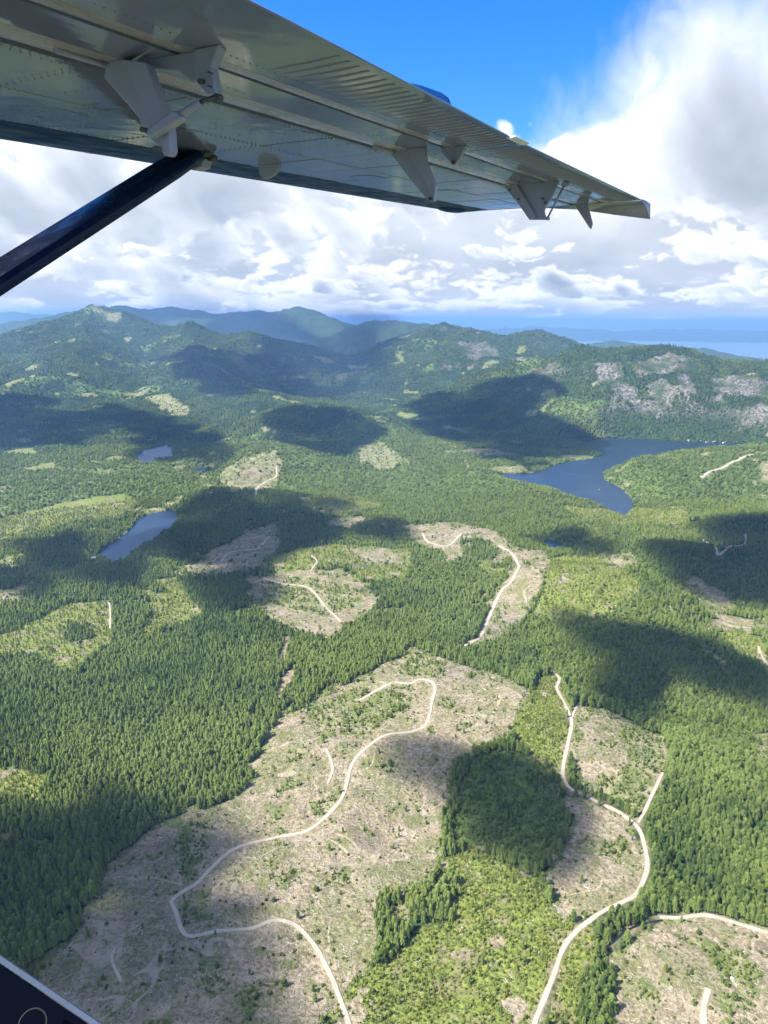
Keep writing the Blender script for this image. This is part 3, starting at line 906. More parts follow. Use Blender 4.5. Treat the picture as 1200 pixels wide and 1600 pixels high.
def crown_geo(r, tiers, m, h, rad, z0):
    """stacked drooping whorls with jagged rims"""
    v, f = [], []
    for k in range(tiers):
        t0 = k / tiers
        zb = z0 + (h - z0) * t0
        zt = z0 + (h - z0) * min(1.0, (k + 1.75) / tiers)
        if k == tiers - 1:
            zt = h
        rr = rad * (1 - t0) ** 0.82 * r.uniform(0.85, 1.12) + 0.1
        a0 = r.random() * 6.28
        ox, oy = r.uniform(-.06, .06) * rad, r.uniform(-.06, .06) * rad
        b = len(v)
        v.append((ox, oy, zt))
        n = 2 * m
        for i in range(n):
            a = a0 + i * 2 * math.pi / n
            long_ = i % 2 == 0
            q = rr * (r.uniform(0.85, 1.2) if long_ else r.uniform(0.42, 0.62))
            v.append((ox + q * math.cos(a), oy + q * math.sin(a), zb - (0.09 * rr if long_ else -0.22 * rr) + r.uniform(-.1, .1) * rr))
        for i in range(n):
            f.append((b, b + 1 + i, b + 1 + (i + 1) % n))
    return v, f


def trunk_geo(h, r0, sides=5):
    v = [(r0 * math.cos(i * 2 * math.pi / sides), r0 * math.sin(i * 2 * math.pi / sides), -1.5) for i in range(sides)] + [(0, 0, h * 0.93)]
    return v, [(i, (i + 1) % sides, sides) for i in range(sides)]


PROTO = {}


def proto_collection(name, meshes):
    c = bpy.data.collections.new(name)
    for i, me in enumerate(meshes):
        o = bpy.data.objects.new("%s_form_%02d" % (name, i), me)
        c.objects.link(o)
    PROTO[name] = c
    return c


def join_geo(parts, mats):
    me = bpy.data.meshes.new("plant")
    v, f, mi = [], [], []
    for (pv, pf), k in parts:
        b = len(v)
        v += pv
        f += [tuple(b + i for i in q) for q in pf]
        mi += [k] * len(pf)
    me.from_pydata(v, [], f)
    for m in mats:
        me.materials.append(m)
    me.polygons.foreach_set('material_index', mi)
    me.update()
    return me


pr = random.Random(5)
conifers = [join_geo([(crown_geo(pr, pr.choice((6, 7, 8)), 6, 1.0, pr.uniform(.14, .20), pr.uniform(.16, .30)), 0), (trunk_geo(1.0, .017), 1)], [M_CONIFER, M_BARK]) for _ in range(8)]
saplings = [join_geo([(crown_geo(pr, 4, 5, 1.0, pr.uniform(.15, .24), 0.05), 0)], [M_YOUNG]) for _ in range(5)]


def shrub_geo(r, n):
    v, f = [], []
    for _ in range(n):
        d = Vector((r.gauss(0, 1), r.gauss(0, 1), abs(r.gauss(0, .8)))).normalized() * r.uniform(.45, 1.0)
        c = Vector((d.x * .55, d.y * .55, d.z * .8 + .1))
        t1 = Vector((r.gauss(0, 1), r.gauss(0, 1), r.gauss(0, .6))).normalized()
        t2 = d.cross(t1)
        t2 = t2.normalized() if t2.length > 1e-3 else Vector((0, 0, 1))
        s = r.uniform(.16, .3)
        b = len(v)
        v += [tuple(c - t1 * s), tuple(c + t2 * s * .7), tuple(c + t1 * s), tuple(c - t2 * s * .7)]
        f.append((b, b + 1, b + 2, b + 3))
    return v, f


shrubs = [join_geo([(shrub_geo(pr, 34), 0)], [M_SHRUB]) for _ in range(4)]


def slash_geo(r, n):
    v, f = [], []
    for _ in range(n):
        L, w = r.uniform(1.6, 6.5), r.uniform(.10, .26)
        a = r.gauss(0.4, .9)
        x, y, z = r.uniform(-6, 6), r.uniform(-6, 6), r.uniform(.05, .5)
        tilt = r.uniform(-.12, .12)
        dx, dy = math.cos(a), math.sin(a)
        b = len(v)
        for s in (-.5, .5):
            for (p, q) in ((-w, 0), (0, -w * .9), (w, 0), (0, w * .9)):
                k = 1.0 if s < 0 else .6
                v.append((x + dx * L * s - dy * p * k, y + dy * L * s + dx * p * k, z + tilt * L * s + q * k))
        for i in range(4):
            f.append((b + i, b + (i + 1) % 4, b + 4 + (i + 1) % 4, b + 4 + i))
    return v, f


slashes = [join_geo([(slash_geo(pr, 11), 0)], [M_LOGWOOD]) for _ in range(6)]
broads = []
for _ in range(2):
    bv, bf = shrub_geo(pr, 70)
    broads.append(join_geo([(([(v[0] * .5, v[1] * .5, .2 + v[2] * .85) for v in bv], bf), 0), (trunk_geo(.6, .02), 1)], [M_SHRUB, M_BARK]))
snags = [join_geo([(trunk_geo(1.0, .016, 5), 0)], [M_BARK])]
proto_collection("conifer", conifers + broads + snags)
proto_collection("sapling", saplings)
proto_collection("shrub", shrubs)
proto_collection("slash", slashes)


def scatter_group(coll):
    ng = bpy.data.node_groups.new("scatter " + coll.name, 'GeometryNodeTree')
    ng.interface.new_socket("Geometry", in_out='INPUT', socket_type='NodeSocketGeometry')
    ng.interface.new_socket("Geometry", in_out='OUTPUT', socket_type='NodeSocketGeometry')
    N = ng.nodes
    gi, go = N.new('NodeGroupInput'), N.new('NodeGroupOutput')
    ci = N.new('GeometryNodeCollectionInfo')
    ci.inputs['Collection'].default_value = coll
    ci.inputs['Separate Children'].default_value = True
    ci.inputs['Reset Children'].default_value = True
    ip = N.new('GeometryNodeInstanceOnPoints')
    ip.inputs['Pick Instance'].default_value = True

    def attr(nm, typ):
        a = N.new('GeometryNodeInputNamedAttribute')
        a.data_type = typ
        a.inputs['Name'].default_value = nm
        return a.outputs[0]
    L = ng.links.new
    L(gi.outputs[0], ip.inputs['Points'])
    L(ci.outputs[0], ip.inputs['Instance'])
    L(attr('form', 'INT'), ip.inputs['Instance Index'])
    L(attr('turn', 'FLOAT_VECTOR'), ip.inputs['Rotation'])
    L(attr('size', 'FLOAT_VECTOR'), ip.inputs['Scale'])
    L(ip.outputs[0], go.inputs[0])
    return ng


def scatter(name, coll, pos, form, turn, size, tint, label, cat):
    me = bpy.data.meshes.new(name)
    n = len(pos)
    me.vertices.add(n)
    me.vertices.foreach_set('co', np.asarray(pos, np.float32).ravel())
    for nm, typ, key, arr in (('form', 'INT', 'value', form.astype(np.int32)), ('turn', 'FLOAT_VECTOR', 'vector', turn.astype(np.float32).ravel()),
                              ('size', 'FLOAT_VECTOR', 'vector', size.astype(np.float32).ravel()), ('tint', 'FLOAT', 'value', tint.astype(np.float32))):
        a = me.attributes.new(nm, typ, 'POINT')
        a.data.foreach_set(key, arr)
    o = link(name, me)
    md = o.modifiers.new("scatter", 'NODES')
    md.node_group = scatter_group(coll)
    tag(o, label, cat, kind='stuff')
    return o


def jitter_grid(r0, r1, step, half_angle):
    xm = r1 * math.sin(half_angle)
    gx = np.arange(-xm, xm, step)
    gy = np.arange(r0 * math.cos(half_angle), r1, step)
    X, Y = np.meshgrid(gx, gy)
    X = X.ravel() + rng.uniform(-.48, .48, X.size) * step
    Y = Y.ravel() + rng.uniform(-.48, .48, Y.size) * step
    r = np.hypot(X, Y)
    m = (r > r0) & (r < r1) & (np.abs(np.arctan2(X, Y)) < half_angle)
    return X[m], Y[m]


def turns(n, tilt=0.04):
    return np.stack([rng.normal(0, tilt, n), rng.normal(0, tilt, n), rng.uniform(0, 6.28, n)], 1)


def wet(x, y, z):
    w = np.zeros(x.shape, bool)
    for poly, lev in LAKE_XY.values():
        w |= in_poly(x, y, poly)
    return w


HALF = RAD(33.5)
T = {k: [] for k in ('pos', 'size', 'tint', 'form')}
SAP = {k: [] for k in ('pos', 'size', 'tint')}
SHR = {k: [] for k in ('pos', 'size', 'tint')}
for r0, r1, step, wide in ((430, 1400, 3.8, 1.0), (1400, 2600, 5.0, 1.1), (2600, 5000, 9.0, 1.6), (5000, 8600, 16.5, 2.4)):
    x, y = jitter_grid(r0, r1, step, HALF)
    code = cover(x, y)
    dry = ~wet(x, y, None) & ~road_clear(x, y, 2.2)
    stand = 0.5 + 0.9 * fbm(x, y, 210, 3, 120)          # stands differ in age and colour
    u = rng.random(x.size)
    gap = fbm(x, y, 55, 2, 130)
    p = np.select([code == WOOD, code == SECOND, code == MIX, code == CLEAR, code == YOUNG, code == ROCK], [0.97, 0.74, 0.12, 0.008, 0.02, 0.13], 0.0)
    p = np.where((code == WOOD) & (gap < -0.40), 0.35, p)
    fine = fbm(x, y, 22, 2, 133)
    p = np.where((code == SECOND) & (np.hypot(x, y) < 1150), np.clip(0.36 + 1.3 * fine, 0.05, 0.9), p)
    p = np.where((code == WOOD) & (fine < -0.36), 0.25, p)
    p = np.where((code == MIX) & (fine > 0.18), 0.45, p)
    p = np.where((code == SECOND) & (gap < -0.15), p * 0.5, p)
    rr_ = np.hypot(x, y)
    for back in (9.0, 18.0):                              # verges: few tall trees stand right in front of the gravel
        dry &= ~(road_clear(x + x / rr_ * back, y + y / rr_ * back, 2.0) & (rng.random(x.size) < 0.8))
    m = dry & (u < p)
    hgt = np.select([code == WOOD, code == SECOND, code == MIX], [rng.normal(10.2, 3.0, x.size) + 7 * (stand - .5) + 4.0 * (np.arctan2(x, y) > 0.18) * (np.hypot(x, y) < 1300), rng.normal(7.6, 2.2, x.size) * np.where(np.hypot(x, y) < 1150, 0.72, 1.0), rng.normal(6.0, 2.0, x.size)], rng.normal(7, 2.2, x.size))
    hgt = np.clip(hgt, 3.0, 23)
    u2 = rng.random(x.size)
    bn = fbm(x, y, 90, 2, 137)
    kind_ = np.where(u2 < 0.012, 10, np.where((u2 < 0.05 + 0.5 * np.clip(bn - .22, 0, 1) + 0.30 * (code == SECOND) + 0.25 * (code == MIX)) & (code != ROCK), rng.integers(8, 10, x.size), rng.integers(0, 8, x.size)))
    xs, ys, hs = x[m], y[m], hgt[m]
    T['form'].append(kind_[m])
    zs = height(xs, ys) - 0.2
    wf = rng.uniform(.85, 1.2, xs.size) * wide * np.where(code[m] == SECOND, 1.35, 1.0)
    T['pos'].append(np.stack([xs, ys, zs], 1))
    T['size'].append(np.stack([hs * wf, hs * wf, hs], 1))
    tint = 0.02 + 0.68 * stand[m] + 0.30 * fbm(xs, ys, 600, 3, 125) + rng.normal(0.25, .20, xs.size) + np.select([code[m] == SECOND, code[m] == MIX], [0.36, 0.28], 0.0) * sstep((5200 - np.hypot(xs, ys)) / 1500) - 0.42 * sstep((np.hypot(xs, ys) - 3200) / 1200)  # last term darkens distant trees, standing in for shade on the mountains
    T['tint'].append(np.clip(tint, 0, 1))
TREES = {k: np.concatenate(v) for k, v in T.items()}

for r0, r1, step in ((430, 1300, 2.9), (1300, 2600, 6.0)):
    x, y = jitter_grid(r0, r1, step, HALF)
    code = cover(x, y)
    dry = ~wet(x, y, None) & ~road_clear(x, y, 1.0)
    n3 = fbm(x, y, 30, 3, 140)
    u = rng.random(x.size)
    p = np.select([code == YOUNG, code == MIX, code == CLEAR, code == SECOND], [0.62 + 0.5 * n3, 0.10 + 0.35 * n3, 0.012, 0.15], 0.0)
    m = dry & (u < p)
    xs, ys = x[m], y[m]
    hs = np.clip(rng.normal(3.4, 1.2, xs.size), 1.2, 7) * (1.5 if r0 > 1000 else 1.0)
    zs = height(xs, ys) - 0.1
    SAP['pos'].append(np.stack([xs, ys, zs], 1))
    SAP['size'].append(np.stack([hs, hs, hs], 1))
    SAP['tint'].append(np.clip(rng.normal(.5, .2, xs.size) + .5 * fbm(xs, ys, 70, 2, 150), 0, 1))
    p = np.select([code == MIX, code == CLEAR, code == YOUNG, code == SECOND, code == SOIL], [0.16 + 0.4 * n3, 0.030 + 0.12 * n3, 0.06, 0.30, 0.02], 0.05)
    m = dry & (rng.random(x.size) < p)
    xs, ys = x[m], y[m]
    hs = np.clip(rng.normal(1.9, .8, xs.size), .7, 5) * (1.6 if r0 > 1000 else 1.0)
    SHR['pos'].append(np.stack([xs, ys, height(xs, ys) - .1], 1))
    SHR['size'].append(np.stack([hs * 1.1, hs * 1.1, hs], 1))
    SHR['tint'].append(np.clip(rng.normal(.4, .22, xs.size), 0, 1))
SAP = {k: np.concatenate(v) for k, v in SAP.items()}
SHR = {k: np.concatenate(v) for k, v in SHR.items()}

# the trees that show largest stand as objects of their own
def to_px(P):
    d = P - np.array([0, 0, CAM_Z])
    rr = np.array(_r)
    uu = np.array(_u)
    ff = np.array(_f)
    w = d @ ff
    return 600 + F_PX * (d @ rr) / w, 800 - F_PX * (d @ uu) / w, w


tx, ty, tw = to_px(TREES['pos'])
show = TREES['size'][:, 2] / tw
show = np.where((TREES['form'] < 8) & (tx > 8) & (tx < 1192) & (ty > 700) & (ty < 1592) & ~((tx < 190) & (ty > 1480 + 0.7 * tx)), show, 0)
pick = np.argsort(-show)[:300]
M_CONIFER_NEAR = M_CONIFER
near_crowns, near_trunks = [], []
for i in range(6):
    cv, cf = crown_geo(pr, pr.choice((9, 10, 11)), 8, 1.0, pr.uniform(.15, .20), pr.uniform(.13, .22))
    me = bpy.data.meshes.new("crown")
    me.from_pydata(cv, [], cf)
    me.materials.append(M_CONIFER)
    near_crowns.append(me)
    tv, tf = trunk_geo(1.0, .014, 7)
    me = bpy.data.meshes.new("trunk")
    me.from_pydata(tv, [], tf)
    me.materials.append(M_BARK)
    near_trunks.append(me)
for n_, i in enumerate(pick):
    root = link("conifer_tree", None)
    root.empty_display_size = 1.0
    root.location = TREES['pos'][i]
    root.rotation_euler = (0, 0, rng.uniform(0, 6.28))
    root.scale = TREES['size'][i]
    k = n_ % 6
    link("trunk", near_trunks[k], root)
    cw = link("crown", near_crowns[k], root)
    cw["tint"] = float(TREES['tint'][i])
    if tx[i] < 330:
        lab, grp = "tall dark green conifer in the shaded stand beside the brown logged slope", "conifers beside the shaded logged slope"
    elif tx[i] < 760:
        lab, grp = "tall conifer in the narrow belt between logged ground and bright green regrowth", "conifers in the narrow belt"
    elif ty[i] > 1425 or tx[i] < 960:
        lab, grp = "dense green conifer lining the creek gully beside the pale gravel road", "conifers along the creek gully"
    else:
        lab, grp = "tall green conifer in the dense plantation above the curving gravel road", "conifers of the plantation above the road"
    tag(root, lab, "tree", grp)
keep = np.ones(len(TREES['pos']), bool)
keep[pick] = False
n = int(keep.sum())
scatter("forest", PROTO['conifer'], TREES['pos'][keep], TREES['form'][keep], turns(n), TREES['size'][keep], TREES['tint'][keep], "dense conifer forest covering the hills and valley", "forest")
n = len(SAP['pos'])
scatter("young_regrowth", PROTO['sapling'], SAP['pos'], rng.integers(0, 5, n), turns(n), SAP['size'], SAP['tint'], "bright green young conifers growing back on logged ground", "regrowth")
n = len(SHR['pos'])
scatter("undergrowth", PROTO['shrub'], SHR['pos'], rng.integers(0, 4, n), turns(n), SHR['size'], SHR['tint'], "low green shrubs dotted over the cleared ground", "shrubs")
x, y = jitter_grid(430, 1500, 8.5, HALF)
code = cover(x, y)
p = np.select([code == CLEAR, code == MIX, code == YOUNG, code == SOIL], [0.85, 0.42, 0.12, 0.2], 0.0)
m = (rng.random(x.size) < p) & ~road_clear(x, y, 4.5)
x, y = x[m], y[m]
n = len(x)
sc_ = rng.uniform(.6, 1.15, n)
tr = turns(n, 0.02)
tr[:, 2] = 1.6 * fbm(x, y, 60, 2, 160) + rng.normal(0, .4, n) * 1.2
scatter("logging_debris", PROTO['slash'], np.stack([x, y, height(x, y)], 1), rng.integers(0, 6, n), tr, np.stack([sc_] * 3, 1), rng.random(n), "bleached logs and branches left lying over the logged slopes", "debris")
print("trees", len(TREES['pos']), "saplings", len(SAP['pos']), "shrubs", len(SHR['pos']), "slash", n)

# ------------------------------------------------------------------ the airplane the picture is taken from
# its own axes: s along the span towards the tip, c towards the nose, n upwards; origin at the window seat
AX_S = Vector((0.44507, 0.89299, 0.06698)).normalized()
AX_C = Vector((-0.89500, 0.44607, 0.0)).normalized()
AX_N = AX_S.cross(AX_C).normalized()
plane = link("airplane", None)
plane.empty_display_size = 0.3
plane.matrix_world = Matrix(((AX_S.x, AX_C.x, AX_N.x, 0), (AX_S.y, AX_C.y, AX_N.y, 0), (AX_S.z, AX_C.z, AX_N.z, CAM_Z), (0, 0, 0, 1)))
tag(plane, "white high-wing airplane seen from its window, grey riveted wing underside and navy strut", "airplane")


def paint(name, color, rough, wave=0.0, coat=0.0, grime=0.0, grime_col=(0.16, 0.15, 0.12), spec=0.5):
    m, t = new_mat(name)
    obj = t.node('ShaderNodeTexCoord').outputs['Object']
    kw = {}
    n1 = t.noise(t.scale(obj, (1.2, 5.0, 5.0)), 3.0, 5, 0.6)
    n2 = t.noise(t.scale(obj, (2.0, 0.7, 2.0)), 2.2, 4, 0.55)
    col = t.mix(t.math('MULTIPLY', t.remap(n2, 0.45, 0.75), grime), color, grime_col)
    rr = t.remap(n1, 0.3, 0.7, rough * 0.7, rough * 1.5)
    if wave:
        w1 = t.noise(t.scale(obj, (1.0, 1.6, 1.0)), 5.0, 2, 0.5)
        w2 = t.noise(t.scale(obj, (1.0, 2.5, 1.0)), 9.0, 2, 0.5)
        bump = t.node('ShaderNodeBump', Height=t.math('ADD', w1, t.math('MULTIPLY', w2, 0.22)), Strength=1.0, Distance=wave)
        kw['Normal'] = bump.outputs[0]
    b = principled(t, Base_Color=col, Roughness=rr, **kw)
    b.inputs['Specular IOR Level'].default_value = spec
    b.inputs['Coat Weight'].default_value = coat
    b.inputs['Coat Tint'].default_value = (0.92, 0.90, 1.0, 1)
    b.inputs['Specular Tint'].default_value = (0.70, 0.80, 1.0, 1)
    b.inputs['Coat Roughness'].default_value = 0.06
    return m


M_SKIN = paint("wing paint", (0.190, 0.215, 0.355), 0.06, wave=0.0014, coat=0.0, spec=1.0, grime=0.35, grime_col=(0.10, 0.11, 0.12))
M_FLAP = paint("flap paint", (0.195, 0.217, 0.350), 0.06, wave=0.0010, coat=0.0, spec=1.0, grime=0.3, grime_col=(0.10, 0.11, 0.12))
M_NOSE = paint("nose reflection tint", (0.36, 0.32, 0.36), 0.2, grime=0.3)  # paler than the flap: the ground's reflection on the curve is put in the colour
M_BRACKET = paint("bracket paint", (0.37, 0.365, 0.50), 0.42, grime=0.35)
M_BLUE = paint("blue paint", (0.008, 0.050, 0.200), 0.4, spec=0.06, coat=0.0, grime=0.0)
M_NAVY = paint("navy paint", (0.007, 0.016, 0.066), 0.26, spec=0.16, coat=0.0, grime=0.1)
M_FENCE = paint("fence blue", (0.003, 0.034, 0.13), 0.5, spec=0.05)
M_DARK = simple_mat("dark gap", (0.012, 0.012, 0.012), 0.8)
M_RIVET = simple_mat("rivet", (0.10, 0.105, 0.11), 0.55)
M_STEEL = simple_mat("bolt steel", (0.10, 0.095, 0.09), 0.45, Metallic=0.6)
M_SEAL = paint("worn seal", (0.045, 0.062, 0.095), 0.75, grime=0.6, grime_col=(0.10, 0.13, 0.19))
M_SILL = paint("sill navy", (0.002, 0.003, 0.009), 0.6, spec=0.03)
M_RING = simple_mat("ring metal", (0.010, 0.010, 0.011), 0.9)


def extrude_section(name, prof, s0, s1, mat, parent=None, ns=1, closed=True, ends=True, smooth=True, shift=None):
    """a section of (c, n) points drawn along the span"""
    bm = bmesh.new()
    rings = []
    for i in range(ns + 1):
        s = s0 + (s1 - s0) * i / ns
        d = shift(s) if shift else (0, 0)
        rings.append([bm.verts.new((s, c + d[0], n + d[1])) for c, n in prof])
    m = len(prof)
    for a, b in zip(rings[:-1], rings[1:]):
        for i in range(m if closed else m - 1):
            j = (i + 1) % m
            bm.faces.new((a[i], a[j], b[j], b[i]))
    if ends and closed:
        bm.faces.new(list(reversed(rings[0])))
        bm.faces.new(rings[-1])
    bmesh.ops.recalc_face_normals(bm, faces=bm.faces[:])
    me = bpy.data.meshes.new(name)
    bm.to_mesh(me)
    bm.free()
    me.materials.append(mat)
    if smooth:
        for p in me.polygons:
            p.use_smooth = True
        me.set_sharp_from_angle(angle=RAD(38))
    return link(name, me, parent or plane)


def plate(name, outline, s0, s1, mat, parent=None, bevel=0.004):
    """a flat plate cut to an outline of (c, n) points, s0..s1 thick, with softened rims"""
    bm = bmesh.new()
    a = [bm.verts.new((s0, c, n)) for c, n in outline]
    b = [bm.verts.new((s1, c, n)) for c, n in outline]
    m = len(outline)
    bm.faces.new(a)
    bm.faces.new(list(reversed(b)))
    for i in range(m):
        j = (i + 1) % m
        bm.faces.new((a[j], a[i], b[i], b[j]))
    bmesh.ops.recalc_face_normals(bm, faces=bm.faces[:])
    if bevel:
        bmesh.ops.bevel(bm, geom=bm.edges[:], offset=bevel, segments=1, affect='EDGES', clamp_overlap=True)
    me = bpy.data.meshes.new(name)
    bm.to_mesh(me)
    bm.free()
    me.materials.append(mat)
    return link(name, me, parent or plane)


def rod(name, p0, p1, r, mat, parent=None, sides=10, r1=None):
    p0, p1 = Vector(p0), Vector(p1)
    d = p1 - p0
    q = d.to_track_quat('Z', 'Y').to_matrix()
    bm = bmesh.new()
    bmesh.ops.create_cone(bm, cap_ends=True, segments=sides, radius1=r, radius2=r if r1 is None else r1, depth=d.length)
    for v in bm.verts:
        v.co = q @ v.co + (p0 + p1) * 0.5
    me = bpy.data.meshes.new(name)
    bm.to_mesh(me)
    bm.free()
    me.materials.append(mat)
    for p in me.polygons:
        p.use_smooth = len(p.vertices) == 4
    return link(name, me, parent or plane)


def bolt(s, c, n, r, parent):
    o = rod('bolt', (s + 0.012, c, n), (s - 0.012, c, n), r, M_STEEL, parent, 8)
    return o


HN = 0.611
TIP_S, JOG_S, ROOT_S = 8.18, 4.14, 0.25
wing = link("wing", None, plane)

# upper box, leading edge and the lower skin panels
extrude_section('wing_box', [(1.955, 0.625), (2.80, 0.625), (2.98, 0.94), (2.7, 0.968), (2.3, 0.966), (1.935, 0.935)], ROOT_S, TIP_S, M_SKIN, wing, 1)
le = [(2.832, 0.6095), (2.92, 0.6055), (3.02, 0.602), (3.12, 0.602), (3.20, 0.609), (3.28, 0.626), (3.335, 0.652), (3.368, 0.690), (3.38, 0.735), (3.365, 0.785), (3.31, 0.84), (3.21, 0.888), (3.08, 0.925), (2.98, 0.945), (2.832, 0.94)]
le_cuts = [ROOT_S, 1.72, 3.05, 4.75, 6.4, TIP_S]
for a, b in zip(le_cuts[:-1], le_cuts[1:]):
    extrude_section('leading_edge', le, a + 0.001, b - 0.001, M_BLUE, wing, 4)
ribs = [ROOT_S, 0.95, 1.40, 1.88, 2.36, 2.86, 3.37, 3.92, 4.42, 4.93, 5.44, 5.95, 6.48, 7.02, 7.58, TIP_S]
cuts = [1.935, 2.36, 2.828]
for i, (a, b) in enumerate(zip(ribs[:-1], ribs[1:])):
    for j, (c0, c1) in enumerate(zip(cuts[:-1], cuts[1:])):
        z = HN + (0.0012 if (i + j) % 2 else 0.0)
        prof = [(c0 + 0.0012, z), ((c0 + c1) / 2, z - 0.001), (c1 - 0.0012, z - 0.001), (c1 - 0.0012, z + 0.012), (c0 + 0.0012, z + 0.012)]
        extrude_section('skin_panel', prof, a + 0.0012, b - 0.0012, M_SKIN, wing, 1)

# slotted flap and aileron: a narrow fore strip and a wide aft strip
fore = [(1.789, 0.6100), (1.70, 0.611), (1.628, 0.613), (1.628, 0.620), (1.72, 0.660), (1.789, 0.681)]
fore_nose = [(1.790, 0.6098), (1.850, 0.6104), (1.895, 0.6130), (1.920, 0.6180), (1.930, 0.6260), (1.931, 0.640), (1.918, 0.668), (1.88, 0.682), (1.790, 0.682)]
aft = [(1.546, 0.6105), (1.46, 0.610), (1.36, 0.612), (1.246, 0.617), (1.243, 0.621), (1.246, 0.624), (1.36, 0.658), (1.47, 0.684), (1.546, 0.686)]
aft_nose = [(1.547, 0.6104), (1.590, 0.6112), (1.612, 0.6145), (1.622, 0.6210), (1.625, 0.630), (1.620, 0.646), (1.600, 0.672), (1.547, 0.687)]


def flap_shift(s):
    return (-0.055 * max(0.0, min(1.0, (JOG_S - s) / 2.4)), 0.0)


flap = link("flap", None, plane)
aileron = link("aileron", None, plane)
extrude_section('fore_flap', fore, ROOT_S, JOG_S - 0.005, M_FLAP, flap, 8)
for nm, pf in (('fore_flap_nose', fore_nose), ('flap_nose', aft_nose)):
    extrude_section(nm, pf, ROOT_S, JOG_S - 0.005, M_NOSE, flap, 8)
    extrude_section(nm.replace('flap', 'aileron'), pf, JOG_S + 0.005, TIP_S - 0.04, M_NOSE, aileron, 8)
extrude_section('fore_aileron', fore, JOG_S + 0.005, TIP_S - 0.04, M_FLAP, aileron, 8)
# the aft flap spreads a little towards the root, so only its trailing edge moves
bm_prof = aft


def aft_section(name, s0, s1, parent, flare):
    bm = bmesh.new()
    rings = []
    ns = 12
    for i in range(ns + 1):
        s = s0 + (s1 - s0) * i / ns
        k = flap_shift(s)[0] if flare else 0.0
        rings.append([bm.verts.new((s, c + k * max(0.0, min(1.0, (1.46 - c) / 0.214)), n)) for c, n in aft])
    m = len(aft)
    for a, b in zip(rings[:-1], rings[1:]):
        for i in range(m):
            j = (i + 1) % m
            bm.faces.new((a[i], a[j], b[j], b[i]))
    bm.faces.new(list(reversed(rings[0])))
    bm.faces.new(rings[-1])
    bmesh.ops.recalc_face_normals(bm, faces=bm.faces[:])
    me = bpy.data.meshes.new(name)
    bm.to_mesh(me)
    bm.free()
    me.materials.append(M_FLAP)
    for p in me.polygons:
        p.use_smooth = True
    me.set_sharp_from_angle(angle=RAD(38))
    return link(name, me, parent)


flap_skin = aft_section('flap_skin', ROOT_S, JOG_S - 0.006, flap, True)
aileron_skin = aft_section('aileron_skin', JOG_S + 0.006, TIP_S - 0.04, aileron, False)
# dark slots above the gaps
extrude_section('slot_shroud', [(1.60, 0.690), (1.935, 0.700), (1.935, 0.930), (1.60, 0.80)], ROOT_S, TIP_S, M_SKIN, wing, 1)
plate('trim_tab', [(1.252, 0.612), (1.232, 0.609), (1.205, 0.617), (1.232, 0.626), (1.252, 0.626)], JOG_S - 0.26, JOG_S - 0.01, simple_mat("bright metal", (0.8, 0.8, 0.8), 0.3), flap, 0.002)

# pressed stiffening beads across the flap and aileron skins
bead_v, bead_f = [], []
BN = 6
for e in range(5):
    t = e / 4
    y = -0.5 + t
    k = min(1.0, 4 * min(t, 1 - t) + 0.15)
    for i in range(BN + 1):
        a = math.pi * i / BN
        bead_v.append((0.0085 * math.cos(a), y, -0.0052 * k * math.sin(a)))
for e in range(4):
    for i in range(BN):
        bead_f.append((e * (BN + 1) + i, e * (BN + 1) + i + 1, (e + 1) * (BN + 1) + i + 1, (e + 1) * (BN + 1) + i))
bead_me = bpy.data.meshes.new("stiffener_bead")
bead_me.from_pydata(bead_v, [], bead_f)
bead_me.materials.append(M_FLAP)
for p in bead_me.polygons:
    p.use_smooth = True
s = 2.20
while s < TIP_S - 0.15:
    if abs(s - JOG_S) > 0.05:
        par = flap if s < JOG_S else aileron
        k = flap_shift(s)[0]
        b = link('stiffener_bead', bead_me, par)
        b.location = (s, 1.375 + k * 0.4, 0.6122)
        b.scale = (1, 0.205 - k * 0.8, 1)
        b.rotation_euler = (RAD(-1.2), 0, 0)
    s += 0.066

# rivet lines
rv = []


def rivet_row_s(c, s0, s1, step, n=HN - 0.0012):
    k = int((s1 - s0) / step)
    for i in range(k):
        rv.append((s0 + i * step + random.uniform(-.0015, .0015), c + random.uniform(-.001, .001), n))


def rivet_row_c(s, c0, c1, step, n=HN - 0.0012):
    k = int((c1 - c0) / step)
    for i in range(k):
        rv.append((s + random.uniform(-.001, .001), c0 + i * step, n))


for c, st in ((1.948, .030), (1.972, .034), (2.348, .034), (2.372, .034), (2.806, .03)):
    rivet_row_s(c, ROOT_S, TIP_S, st)
rivet_row_s(2.848, ROOT_S, TIP_S, .036, 0.6075)
rivet_row_s(1.745, ROOT_S, TIP_S - .05, .045, 0.6098)
rivet_row_s(1.492, ROOT_S, TIP_S - .05, .032, 0.6094)
for q in ribs[1:-1]:
    for d in (-.016, .016):
        rivet_row_c(q + d, 1.96, 2.82, .032)
    rivet_row_c(q + .2, 1.98, 2.34, .055)
for q in le_cuts[1:-1]:
    for d in (-.012, .012):
        for i in range(14):
            c = 2.85 + i * .027
            n_ = np.interp(c, [p[0] for p in le[:6]], [p[1] for p in le[:6]]) - .0015
            rv.append((q + d, c, float(n_)))
for s_, c_ in ((4.9, 2.55), (6.1, 2.5), (2.3, 2.58)):           # inspection covers
    for i in range(18):
        a = i * 2 * math.pi / 18
        rv.append((s_ + .17 * math.cos(a), c_ + .085 * math.sin(a), HN - .0014))
    cov = bpy.data.meshes.new('inspection_cover')
    bmc = bmesh.new()
    bmesh.ops.create_cone(bmc, cap_ends=True, segments=28, radius1=1, radius2=1, depth=1)
    for v in bmc.verts:
        v.co = (s_ + v.co.x * .19, c_ + v.co.y * .1, HN - .0006 + v.co.z * .002)
    bmc.to_mesh(cov)
    bmc.free()
    cov.materials.append(M_SKIN)
    link('inspection_cover', cov, wing)
